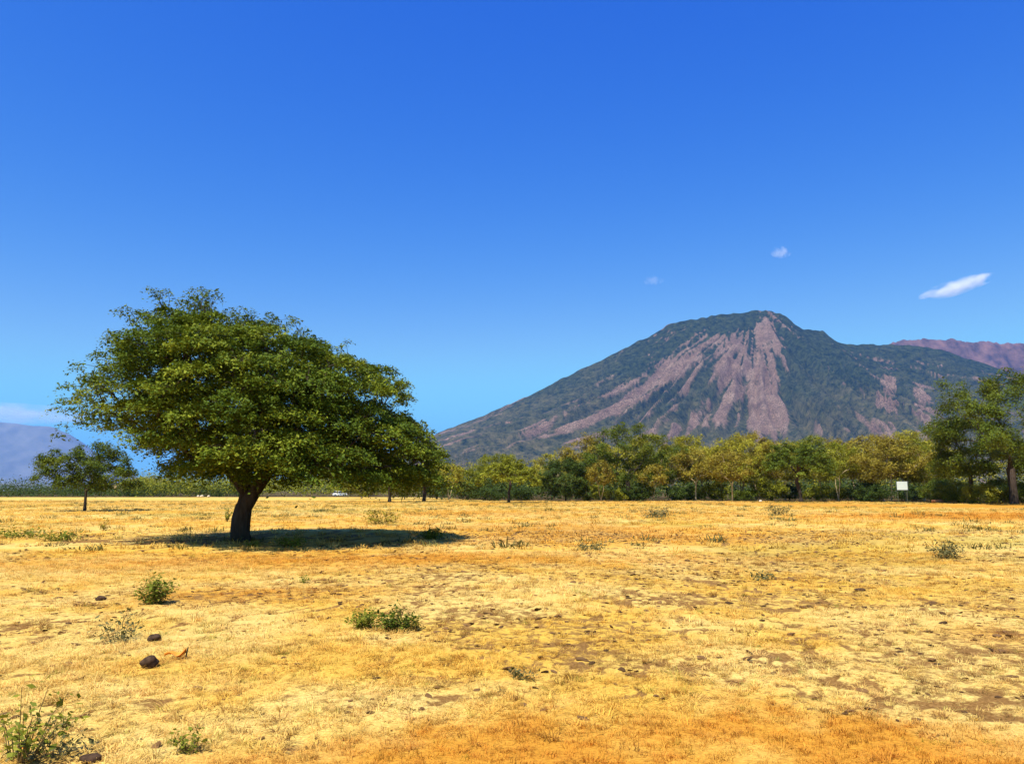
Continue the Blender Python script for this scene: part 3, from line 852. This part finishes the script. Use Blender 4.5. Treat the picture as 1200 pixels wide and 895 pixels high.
# ribs and gullies fanning out from the summit
ang = np.arctan2(X - sx, ridge_y + 150 - Y); rad = np.hypot(X - sx, ridge_y + 150 - Y)
wv = .10 * (fbm(X / 600, Y / 600, 3) - .5)
ribn = fbm((ang + wv) * 9 + 20, rad / 2600 + 4, 4, gain=.55)
rib = 1 - np.abs(2 * ribn - 1)
rib2 = 1 - np.abs(2 * fbm((ang + wv) * 24 + 50, rad / 1500 + 1, 3) - 1)
rib3 = 1 - np.abs(2 * fbm((ang + 1.5 * wv) * 60 + 9, rad / 700 + 2, 3) - 1)
amp = np.sin(np.pi * np.clip(t, 0, 1) ** .8) * np.clip(Hx / 900, 0, 1)
Z = Z + np.where(Y <= ridge_y, (rib - .62) * 270 * amp + (rib2 - .6) * 150 * amp + (rib3 - .6) * 55 * amp, 0) + (fbm(X / 260, Y / 260, 5) - .5) * 60 * np.clip(Hx / 700, 0, 1) * (.3 + .7 * amp) + jag * np.clip(prof, 0, 1) * np.clip(Hx / 400, 0, 1)
Z = Z * sstep(foot - 250, foot + 250, Y) - 2
Z = np.where(Y < foot - 200, -3, Z)
# vegetation cover: bare rose-brown slopes against dark forest, as on the real mountain; gully growth also stands in for weak shading
U = 600 + F * X / np.maximum(Y, 100); Vp = HORIZON - F * (Z - CAMH) / np.maximum(Y, 100)
Hn = (HORIZON - Vp) / 211.0
def rgn(cx, cy, rx, ry, rot=0.0):
    dx, dy = U - cx, Vp - cy
    c, s_ = math.cos(rot), math.sin(rot)
    return np.exp(-((dx * c + dy * s_) / rx) ** 2 - ((-dx * s_ + dy * c) / ry) ** 2)
bareM = (1.1 * rgn(908, 392, 16, 34) + .85 * rgn(900, 440, 26, 42) + .8 * rgn(855, 440, 24, 40, .25) + .62 * rgn(905, 485, 34, 26) + .85 * rgn(790, 436, 56, 15, -.55) + .7 * rgn(728, 470, 40, 13, -.5)
         + .5 * rgn(830, 480, 30, 24) + .75 * rgn(1044, 466, 12, 36, .1) + .7 * rgn(1086, 474, 13, 34) + .16 * rgn(680, 500, 120, 14) + .22 * rgn(990, 502, 120, 14) + .4 * rgn(850, 398, 30, 14))
bareM = bareM - 1.2 * rgn(1064, 462, 7, 40) - .7 * rgn(960, 430, 26, 40) - .5 * rgn(850, 372, 50, 9) - .35 * rgn(815, 470, 40, 10, -.6)
streak = fbm((ang + wv) * 46 + 11, rad / 420 + 7, 4, gain=.62)
pat = .40 * rib2 + .22 * rib3 + .50 * streak + .30 * (fbm(X / 120, Y / 120, 5, gain=.65) - .5)  # growth in gullies also paints in shading the high sun leaves weak
pat = (pat - pat.mean()) / pat.std()
lowz = .10 * sstep(.70, .25, Hn) * sstep(.05, .15, Hn)
bm = sstep(-.85, 1.25, pat + 3.0 * (np.clip(bareM, -.2, .95) + lowz - .60) + .8 * (rib - .6))
low = 1 - sstep(.22, .80, Hn + .5 * (fbm(X / 300, Y / 300, 3) - .5))
mm = mesh_np('mountain', np.stack([X.ravel(), Y.ravel(), Z.ravel()], 1), grid_faces(nx, ny), True)
attr(mm, 'cover', bm.ravel()); attr(mm, 'low', low.ravel())
k = NT('mountain')
p = k.pos()
cv_ = k.attr('cover').outputs['Fac']; lw = k.attr('low').outputs['Fac']
f1 = k.noise(p, .030, 6, .75); f2 = k.noise(p, .010, 5, .6); f3 = k.noise(p, .12, 3, .6)
forest = k.ramp(f1, [(.38, (.012, .026, .014)), (.62, (.075, .095, .036))])
scrub = k.ramp(f1, [(.36, (.045, .056, .024)), (.62, (.22, .185, .085))])
rock = k.ramp(f2, [(.30, (.22, .135, .098)), (.5, (.37, .235, .165)), (.7, (.48, .33, .235))])
rock = k.mix(k.mrange(f3, .42, .62, 0, .75), rock, (.07, .066, .036))
col = k.mix(k.math('MULTIPLY', lw, k.mrange(f2, .3, .6)), forest, scrub)
cvn = k.mrange(k.math('ADD', cv_, k.math('MULTIPLY', k.math('SUBTRACT', f1, .5), 1.4)), .28, .72)
M['mountain'] = k.done(k.bsdf(k.mix(cvn, col, rock), .95, .05, k.math('ADD', f1, f3), .9, 30))
tag(obj('mountain', mm, M['mountain']), 'volcanic mountain with bare rose-brown slopes and dark forest', kind='structure')

def ridge(name, label, pts, Yd, depth, mat, seed, amp=.16, n=(300, 70), fr=350.0):
    px_, pz = profile(pts, Yd)
    xs = np.linspace(px_[0], px_[-1], n[0]); ys = np.linspace(Yd - depth, Yd + depth, n[1])
    X, Y = np.meshgrid(xs, ys)
    H = np.interp(X, px_, pz)
    t = 1 - np.abs(Y - Yd) / depth
    rb = 1 - np.abs(2 * fbm(X / fr + seed, Y / (fr * 4) + seed, 4) - 1)
    Z = H * (.35 * t + .65 * t * t) + (rb - .6) * amp * H * np.sin(np.pi * np.clip(t, 0, 1)) + (fbm(X / (fr * .3), Y / (fr * .3), 3) - .5) * .035 * H * t - 3
    o = obj(name, mesh_np(name, np.stack([X.ravel(), Y.ravel(), Z.ravel()], 1), grid_faces(*n), True), mat)
    return tag(o, label, kind='structure')
k = NT('far_slope'); p = k.pos(); f = k.noise(p, .006, 6, .65)
M['far_slope'] = k.done(k.bsdf(k.ramp(f, [(.38, (.045, .034, .040)), (.62, (.17, .098, .085))]), .95, .05, f, .8, 30))
k = NT('far_forest_hazed'); p = k.pos(); f = k.noise(p, .003, 5, .6)
M['far_forest_hazed'] = k.done(k.bsdf(k.ramp(f, [(.35, (.10, .115, .115)), (.65, (.15, .16, .15))]), .95, .05))  # forest colour lightened, so extra distance haze is painted in
ridge('crater_ridge', 'reddish crater ridge behind the mountain shoulder', [(960, 480), (1010, 430), (1040, 400), (1053, 396), (1090, 394), (1112, 395), (1145, 398), (1200, 400), (1260, 404), (1330, 415), (1450, 470), (1560, 570)], 7200, 1100, M['far_slope'], 3.0, .34, (420, 90), 170.0)
ridge('distant_mountains', 'pale lavender mountains far off across the plain', [(-420, 572), (-260, 520), (-120, 492), (-20, 489), (30, 495), (60, 498), (80, 506), (105, 524), (135, 546), (170, 564), (215, 574)], 16500, 2600, M['far_forest_hazed'], 8.0, .12, (220, 60), 1200.0)
ridge('low_hills', 'low violet foothills beyond the scrub', [(-200, 574), (-60, 566), (20, 565), (60, 567), (120, 569), (180, 566), (260, 570), (340, 574)], 5200, 600, M['far_forest_hazed'], 5.0, .2, (160, 40), 500.0)
k = NT('dry_hill'); p = k.pos(); f = k.noise(p, .02, 5, .6)
M['dry_hill'] = k.done(k.bsdf(k.ramp(f, [(.4, (.11, .10, .03)), (.6, (.40, .25, .10))]), .95, .05))
ridge('dry_hill', 'small tan hill behind the scrub', [(120, 574), (145, 562), (165, 556), (185, 558), (225, 566), (270, 574)], 1250, 160, M['dry_hill'], 2.0, .2, (80, 40), 60.0)

# ------------------------------------------------------------------ haze
hb = [(-16000, 16000), (-2500, 27000), (-4.5, 1600)]
hv = [(x, y, z) for z in hb[2] for y in hb[1] for x in hb[0]]
hf = np.array([(0, 2, 3, 1), (4, 5, 7, 6), (0, 1, 5, 4), (2, 6, 7, 3), (0, 4, 6, 2), (1, 3, 7, 5)])
m = bpy.data.materials.new('haze'); m.use_nodes = True
m.node_tree.nodes.clear()
o_ = m.node_tree.nodes.new('ShaderNodeOutputMaterial'); pv = m.node_tree.nodes.new('ShaderNodeVolumePrincipled')
pv.inputs['Color'].default_value = (.11, .37, 1.0, 1)
pv.inputs['Density'].default_value = 2.9e-5
pv.inputs['Anisotropy'].default_value = 0.0
m.node_tree.links.new(pv.outputs[0], o_.inputs['Volume'])
tag(obj('haze', mesh_np('haze', hv, hf), m), 'thin blue haze in the air over the plain', 'haze', kind='stuff')

# ------------------------------------------------------------------ clouds
def cloud(label, px, py, Yd, wpx, hpx, tilt, dens, seed):
    import bmesh
    bm = bmesh.new(); bmesh.ops.create_icosphere(bm, subdivisions=3, radius=1.0)
    me = bpy.data.meshes.new('cloud'); bm.to_mesh(me); bm.free()
    s = Yd / F
    o = obj('cloud', me, None, None, at(px, py, Yd))
    o.scale = (wpx * s / 2, wpx * s / 4, hpx * s / 2); o.rotation_euler = (0, -tilt, 0)
    m = bpy.data.materials.new('cloud'); m.use_nodes = True; t = m.node_tree; t.nodes.clear()
    ou = t.nodes.new('ShaderNodeOutputMaterial'); v = t.nodes.new('ShaderNodeVolumePrincipled')
    v.inputs['Color'].default_value = (1, 1, 1, 1)
    tc = t.nodes.new('ShaderNodeTexCoord'); ln = t.nodes.new('ShaderNodeVectorMath'); ln.operation = 'LENGTH'
    mp = t.nodes.new('ShaderNodeMapping'); mp.inputs['Scale'].default_value = (1.0, .6, .45); mp.inputs['Location'].default_value = (seed, 0, 0)
    nz = t.nodes.new('ShaderNodeTexNoise'); nz.inputs['Scale'].default_value = 2.6; nz.inputs['Detail'].default_value = 5
    t.links.new(tc.outputs['Object'], ln.inputs[0]); t.links.new(tc.outputs['Object'], mp.inputs[0]); t.links.new(mp.outputs[0], nz.inputs['Vector'])
    a = t.nodes.new('ShaderNodeMath'); a.operation = 'SUBTRACT'; t.links.new(nz.outputs['Fac'], a.inputs[0])
    q = t.nodes.new('ShaderNodeMath'); q.operation = 'MULTIPLY'; q.inputs[1].default_value = .42; t.links.new(ln.outputs['Value'], q.inputs[0])
    t.links.new(q.outputs[0], a.inputs[1])
    d = t.nodes.new('ShaderNodeMapRange'); d.inputs[1].default_value = .12; d.inputs[2].default_value = .40; d.inputs[3].default_value = 0; d.inputs[4].default_value = dens
    t.links.new(a.outputs[0], d.inputs[0]); t.links.new(d.outputs[0], v.inputs['Density']); t.links.new(v.outputs[0], ou.inputs['Volume'])
    me.materials.append(m)
    return tag(o, label, 'cloud')
cloud('long white wisp of cloud above the crater ridge', 1122, 336, 9000, 98, 20, R(16), .0065, 0.0)
cloud('tiny white puff of cloud above the mountain shoulder', 915, 296, 9000, 26, 16, 0, .0060, 3.0)
cloud('faint smudge of cloud left of the summit', 766, 329, 9000, 26, 13, 0, .0025, 7.0)
cloud('flat grey-white cloud bank over the distant lavender mountains', 20, 485, 27600, 210, 26, R(-3), .0006, 11.0)

# ------------------------------------------------------------------ small plants in the field
def weed(name, label, px, py, w, h, leaf, seed, n=26, ls=.035, nl=22, cat='shrub', upright=.5, group=None, stem='stem'):
    rng = np.random.default_rng(seed)
    x, y = ground(px, py)
    root = empty(name, (x, y, hz(x, y)))
    tag(root, label, cat, group)
    V, Fc, cen, out = [], [], [], []
    for i in range(n):
        a = rng.uniform(0, 6.28); r = w / 2 * math.sqrt(rng.random())
        b0 = np.array([math.cos(a), math.sin(a), 0]) * r * .25 + (0, 0, -.03)
        tip = np.array([math.cos(a) * r, math.sin(a) * r, h * rng.uniform(.45, 1.0) * (1 - .45 * (r / (w / 2 + 1e-6)) ** 2)])
        mid = .5 * (b0 + tip) + (0, 0, .12 * h) + rng.normal(0, .04 * h, 3)
        rad = max(.0022, .008 * h)
        rings = []
        for c_, q in ((b0, rad), (mid, rad * .75), (tip, rad * .35)):
            i0 = len(V)
            for j in range(4):
                V.append(c_ + q * np.array([math.cos(j * 1.571), math.sin(j * 1.571), 0]))
            rings.append(i0)
        for a0, b1 in zip(rings[:-1], rings[1:]):
            for j in range(4): Fc.append((a0 + j, a0 + (j + 1) % 4, b1 + (j + 1) % 4, b1 + j))
        for u in np.linspace(.35, 1.05, 4):
            cen.append((1 - u) ** 2 * b0 + 2 * u * (1 - u) * mid + u * u * tip); out.append(norm(tip - b0 + 1e-4))
    obj('stems', mesh_np('stems', V, np.array(Fc), True), M[stem], root)
    s = w * .07
    cen = np.array(cen)
    cen[:, 2] = np.maximum(cen[:, 2], .02)
    me = leaves('foliage', cen, np.array(out), max(2, nl // 4), rng, ls, (s, s, s * .8), .7, .5, .1)
    obj('foliage', me, M[leaf], root)
    return root
weed('green_bush', 'knee-high bright green bush on the open straw left of the two low shrubs', 181, 708, .52, .47, 'leaf_weed', 1, 34, .045, 40)
weed('dry_weed', 'sparse yellow-green weed with thin stems in front of the knee-high green bush', 140, 752, .66, .40, 'leaf_grey', 2, 22, .04, 14, 'weed')
weed('low_shrub', 'pale green low shrub, left of a touching pair on the straw', 427, 737, .42, .26, 'leaf_weed', 3, 30, .035, 34)
weed('low_shrub', 'darker green low shrub with brown tips, right of a touching pair on the straw', 466, 739, .50, .28, 'leaf_green', 4, 32, .04, 36)
weed('brown_weed', 'dead brown weed stalks clinging to the right of the paired shrubs', 488, 738, .22, .20, 'leaf_brown', 5, 14, .03, 12, 'weed')
weed('leafy_weed', 'large sparse leafy weed with dark gaps at the near left corner of the field', 22, 893, .62, .52, 'leaf_weed', 6, 22, .045, 12, 'weed')
weed('leafy_weed', 'scraggly dark weed beside the large leafy corner weed', 62, 890, .40, .26, 'leaf_grey', 7, 18, .035, 14, 'weed')
weed('leafy_weed', 'small dark green weed at the edge of the burnt orange grass', 222, 884, .26, .17, 'leaf_weed', 8, 16, .03, 12, 'weed')
weed('leafy_weed', 'tiny green sprig in the straw near the corner weed', 75, 852, .20, .12, 'leaf_weed', 9, 10, .03, 10, 'weed')
weed('green_bush', 'bright green plant at the right tip of the lone tree shadow', 507, 631, .95, .48, 'leaf_weed', 10, 34, .08, 34)
weed('low_shrub', 'green low plant in the shade just right of the lone tree trunk', 340, 640, 1.0, .34, 'leaf_weed', 11, 30, .07, 26)
weed('low_shrub', 'small green plant at the foot of the lone tree trunk', 296, 641, .5, .22, 'leaf_weed', 12, 20, .06, 20)
weed('low_shrub', 'brown-green shrub on the back rim of the lone tree shadow', 446, 615, 2.0, .85, 'leaf_brown', 13, 30, .12, 20)
weed('low_shrub', 'grey-green straggly shrub alone in the right half of the field', 1108, 653, .95, .48, 'leaf_grey', 14, 34, .06, 26)
weed('low_shrub', 'dark scruffy shrub far out in the middle of the field', 772, 606, 2.0, .75, 'leaf_grey', 15, 30, .12, 22)
weed('low_shrub', 'flat olive shrub in the middle of the open field', 690, 644, .95, .22, 'leaf_grey', 16, 24, .06, 22)
weed('low_shrub', 'small grey weed on trampled ground nearer than the straggly shrub', 893, 680, .55, .2, 'leaf_grey', 17, 18, .05, 14, 'weed')
weed('low_shrub', 'green shrub beside the dark ground patch near the small flat-topped tree', 72, 634, 1.3, .36, 'leaf_weed', 18, 30, .08, 26)
weed('low_shrub', 'pale green low growth left of the dark ground patch', 22, 630, 2.2, .28, 'leaf_weed', 19, 34, .09, 22)
weed('low_shrub', 'olive shrub far out near the reddish bare track', 912, 603, 2.2, .8, 'leaf_grey', 20, 26, .12, 20)
weed('low_shrub', 'tiny green sprig on trampled ground between the paired shrubs and the tree', 355, 682, .3, .14, 'leaf_weed', 21, 10, .04, 12, 'weed')
weed('leafy_weed', 'small grey-green weed on the straw in front of the trampled soil', 612, 797, .30, .12, 'leaf_grey', 22, 14, .03, 12, 'weed')
weed('low_shrub', 'brown weed standing beside the dark ground patch on the left', 124, 622, .5, .55, 'leaf_brown', 23, 12, .08, 14, 'weed')
weed('low_shrub', 'thin upright green weed left behind the lone tree trunk', 266, 612, .45, .75, 'leaf_olive', 24, 14, .09, 16, 'weed')

def stone(name, label, cat, px, py, size, mat, seed, flat=.65, D=None):
    import bmesh
    rng = random.Random(seed)
    bm = bmesh.new(); bmesh.ops.create_icosphere(bm, subdivisions=3, radius=1.0)
    ph = [rng.uniform(0, 6) for _ in range(6)]
    for v in bm.verts:
        c = v.co
        d = 1 + .13 * math.sin(2.3 * c.x + ph[0]) * math.cos(2.1 * c.y + ph[1]) + .09 * math.sin(4.7 * c.z + ph[2] + 3 * c.x) + .05 * math.sin(9 * c.y + ph[3]) * math.sin(8 * c.x + ph[4])
        v.co = Vector((c.x * d, c.y * d * .85, c.z * d * flat)) * (size / 2)
    me = bpy.data.meshes.new(name); bm.to_mesh(me); bm.free()
    for q in me.polygons: q.use_smooth = True
    if D is None: x, y = ground(px, py)
    else: x, y = (px - 600) / F * D, D
    o = obj(name, me, M[mat], None, (x, y, hz(x, y) + size * flat * .32))
    o.rotation_euler = (0, 0, rng.uniform(0, 6))
    return tag(o, label, cat)
M['dung'] = plain('dung', (.055, .032, .018), .9, .1, 25, .5)
M['rock'] = plain('rock', (.50, .42, .30), .9, .1, 3, .25)
M['redsoil'] = plain('redsoil', (.33, .13, .05), .95, .05, 3, .3)
stone('dung_clod', 'dark brown rounded clod lying on the straw beside the orange scrap', 'clod', 175, 784, .165, 'dung', 1, .75)
stone('dung_clod', 'small dark clod behind the round brown clod', 'clod', 181, 752, .15, 'dung', 2, .6)
stone('dung_clod', 'flattened dark clod at the edge of the orange grass strip', 'clod', 106, 894, .12, 'dung', 3, .5)
stone('dung_clod', 'dark lump of dung out on the trampled right half of the field', 'clod', 1008, 692, .20, 'dung', 4, .28)
stone('dung_clod', 'brown clod in the straw uphill of the knee-high green bush', 'clod', 118, 702, .16, 'dung', 5, .55)
for px, D, s_, lab in [(735, 165, 1.15, 'pale boulder, biggest of the row at the wood edge'), (745, 166, .9, 'pale boulder touching the biggest one at the wood edge'), (716, 165, .75, 'small pale stone left of the boulders at the wood edge'), (706, 164, .5, 'smallest pale stone of the row at the wood edge'),
                       (236, 208, .8, 'pale stone before the far scrub, left of three'), (240.5, 208, .95, 'pale stone before the far scrub, tallest of three'), (248, 208, .8, 'pale stone before the far scrub, right of three'), (1031, 119, .6, 'pale stone near the white board'), (888, 118, .5, 'pale stone beside the field edge bushes')]:
    stone('boulder', lab, 'stone', px, 0, s_, 'rock', int(px), .8, D)
stone('earth_mound', 'low reddish earth mound before the bushes right of the white board', 'mound', 1093, 0, 1.6, 'redsoil', 9, .4, 107)

# orange scrap with a dark end, lying on the straw
x, y = ground(205, 774)
V, Fc = [], []
nn = 9
for i in range(nn):
    u = i / (nn - 1)
    for j in range(5):
        v = j / 4 - .5
        V.append((-.10 + .20 * u, v * .085 * math.sin(math.pi * (.12 + .76 * u)), .03 + .022 * math.sin(u * 7) + .05 * abs(v) + .03 * u * u + .01 * math.sin(9 * v + 5 * u)))
for i in range(nn - 1):
    for j in range(4):
        a = i * 5 + j; Fc.append((a, a + 1, a + 6, a + 5))
root = empty('orange_scrap', (x, y, hz(x, y)), .2)
tag(root, 'curled orange scrap with a black tip beside the round brown clod', 'litter')
M['orange'] = plain('orange', (.75, .26, .03), .5, .3, 12, .25)
M['black'] = plain('black', (.012, .012, .014), .5, .3, 12, .2)
def solid(o, th):
    md = o.modifiers.new('thickness', 'SOLIDIFY'); md.thickness = th
solid(obj('sheet', mesh_np('sheet', V, np.array(Fc), True), M['orange'], root), .004)
import bmesh
bm = bmesh.new(); bmesh.ops.create_icosphere(bm, subdivisions=2, radius=.5)
for v in bm.verts: v.co = Vector((v.co.x * .028, v.co.y * .03 * (1 + v.co.z), v.co.z * .075 + .05 + .12 * v.co.x))
me = bpy.data.meshes.new('tip'); bm.to_mesh(me); bm.free()
obj('tip', me, M['black'], root, (.105, 0, .0))

# orange flowers in the near corner
M['petal'] = plain('petal', (.80, .33, .02), .5, .2, 30, .2)
for px, py, lab in [(24, 893, 'yellow-orange flower low under the corner weed'), (34, 884, 'orange flower beside the corner weed stems')]:
    x, y = ground(px, py)
    root = empty('flower', (x, y, hz(x, y))); tag(root, lab, 'flower')
    V, Fc = [], []
    for i in range(7):
        a = i * 6.283 / 7; q = len(V)
        for rr0, w_, z_ in ((.006, .004, .07), (.022, .011, .082), (.036, .002, .076)):
            V += [(rr0 * math.cos(a) - w_ * math.sin(a), rr0 * math.sin(a) + w_ * math.cos(a), z_), (rr0 * math.cos(a) + w_ * math.sin(a), rr0 * math.sin(a) - w_ * math.cos(a), z_)]
        Fc += [(q, q + 1, q + 3, q + 2), (q + 2, q + 3, q + 5, q + 4)]
    obj('petals', mesh_np('petals', V, np.array(Fc)), M['petal'], root)
    V = [(.003 * math.cos(j * 1.57), .003 * math.sin(j * 1.57), z_) for z_ in (-.03, .074) for j in range(4)]
    obj('stalk', mesh_np('stalk', V, np.array([(j, (j + 1) % 4, 4 + (j + 1) % 4, 4 + j) for j in range(4)])), M['stem'], root)

# ------------------------------------------------------------------ white board at the wood edge
def box(bm, x0, x1, y0, y1, z0, z1, bev=0.0):
    r = bmesh.ops.create_cube(bm, size=1.0)
    for v in r['verts']:
        v.co = Vector((x0 + (v.co.x + .5) * (x1 - x0), y0 + (v.co.y + .5) * (y1 - y0), z0 + (v.co.z + .5) * (z1 - z0)))
    if bev:
        es = list({e for v in r['verts'] for e in v.link_edges})
        bmesh.ops.bevel(bm, geom=es, offset=bev, segments=2, affect='EDGES')
def bobj(name, boxes, mat, parent):
    bm = bmesh.new()
    for b_ in boxes: box(bm, *b_)
    me = bpy.data.meshes.new(name); bm.to_mesh(me); bm.free()
    return obj(name, me, mat, parent)
D = 112.0
x = (1057.5 - 600) / F * D * math.cos(PITCH)
M['board_white'] = plain('board_white', (.52, .58, .55), .6, .3, 1.5, .05)
M['board_dark'] = plain('board_dark', (.035, .04, .035), .7, .2, 3, .3)
M['post_green'] = plain('post_green', (.075, .08, .045), .7, .2, 3, .2)
root = empty('notice_board', (x, D, hz(x, D)), R(-8))
tag(root, 'white rectangular notice board on posts at the wood edge', 'sign')
root.scale = (.88, .88, .97)
z0, z1 = 1.85, 3.05
bobj('panel', [(-.80, .80, -.05, -.02, z0, z1, .006)], M['board_white'], root)
bobj('frame', [(-.87, .87, -.018, .05, z0 - .07, z0 - .003, 0), (-.87, .87, -.018, .05, z1 + .003, z1 + .07, 0), (-.87, -.803, -.018, .05, z0 - .002, z1 + .002, 0), (.803, .92, -.10, .10, z0 - .1, z1 + .05, 0)], M['board_dark'], root)
for s_ in (-1, 1): bobj('post', [(s_ * .70 - .04, s_ * .70 + .04, .052, .15, -.3, z1, .01)], M['post_green'], root)

# ------------------------------------------------------------------ white car parked by the far trees
D = 235.0
x = (398.5 - 600) / F * D * math.cos(PITCH)
car = empty('parked_car', (x, D, 0), R(12))
tag(car, 'white car parked far away below the crown of the lone tree', 'car')
M['car_white'] = plain('car_white', (.80, .80, .78), .3, .5, 2, .02)
M['car_glass'] = plain('car_glass', (.015, .02, .022), .1, .5, 2, .1)
M['tyre'] = plain('tyre', (.02, .02, .02), .9, .1, 8, .2)
M['rim'] = plain('rim', (.45, .45, .46), .35, .5, 5, .1, .8)
M['lamp'] = plain('lamp', (.75, .75, .70), .2, .5, 5, .1)
def prism(name, prof, w0, w1, mat, parent, bev=.04, zs=None):
    """side profile (x,z) extruded across y, narrowing towards the top"""
    bm = bmesh.new(); zmax = max(p[1] for p in prof); zmin = min(p[1] for p in prof)
    lf, rt = [], []
    for px_, pz in prof:
        w = w0 + (w1 - w0) * (pz - zmin) / (zmax - zmin)
        lf.append(bm.verts.new((px_, -w, pz))); rt.append(bm.verts.new((px_, w, pz)))
    bm.faces.new(lf); bm.faces.new(rt[::-1])
    for i in range(len(prof)):
        j = (i + 1) % len(prof); bm.faces.new((lf[i], rt[i], rt[j], lf[j]))
    bmesh.ops.recalc_face_normals(bm, faces=bm.faces)
    bmesh.ops.bevel(bm, geom=list(bm.edges), offset=bev, segments=2, affect='EDGES')
    me = bpy.data.meshes.new(name); bm.to_mesh(me); bm.free()
    return obj(name, me, mat, parent)
prism('body', [(-2.1, .35), (-2.12, .75), (-2.05, 1.0), (-1.0, 1.05), (1.0, 1.05), (2.0, .92), (2.12, .65), (2.1, .35)], .86, .80, M['car_white'], car)
prism('roof', [(-1.72, 1.46), (-1.6, 1.58), (-.3, 1.62), (.45, 1.54), (.55, 1.46)], .66, .60, M['car_white'], car, .03)
gl = prism('windows', [(-1.95, 1.03), (-1.7, 1.48), (.5, 1.48), (1.15, 1.03)], .76, .66, M['car_glass'], car, .03)
for s_ in (-1, 1):
    bobj('pillar', [(-.48, -.38, s_ * .725 - .03, s_ * .725 + .03, 1.04, 1.5, .008)], M['car_white'], car)
    bobj('headlight', [(2.03, 2.13, s_ * .62 - .16, s_ * .62 + .16, .68, .84, .02)], M['lamp'], car)
    for xx in (-1.32, 1.32):
        w = empty('wheel', (xx, s_ * .76, .33)); w.parent = car
        for nm, rr0, th, mt in (('tyre', .33, .11, 'tyre'), ('rim', .21, .122, 'rim')):
            bm = bmesh.new(); bmesh.ops.create_cone(bm, cap_ends=True, segments=20, radius1=rr0, radius2=rr0, depth=2 * th)
            for v in bm.verts: v.co = Vector((v.co.x, v.co.z, v.co.y))
            bmesh.ops.recalc_face_normals(bm, faces=bm.faces)
            me = bpy.data.meshes.new(nm); bm.to_mesh(me); bm.free()
            obj(nm, me, M[mt], w)
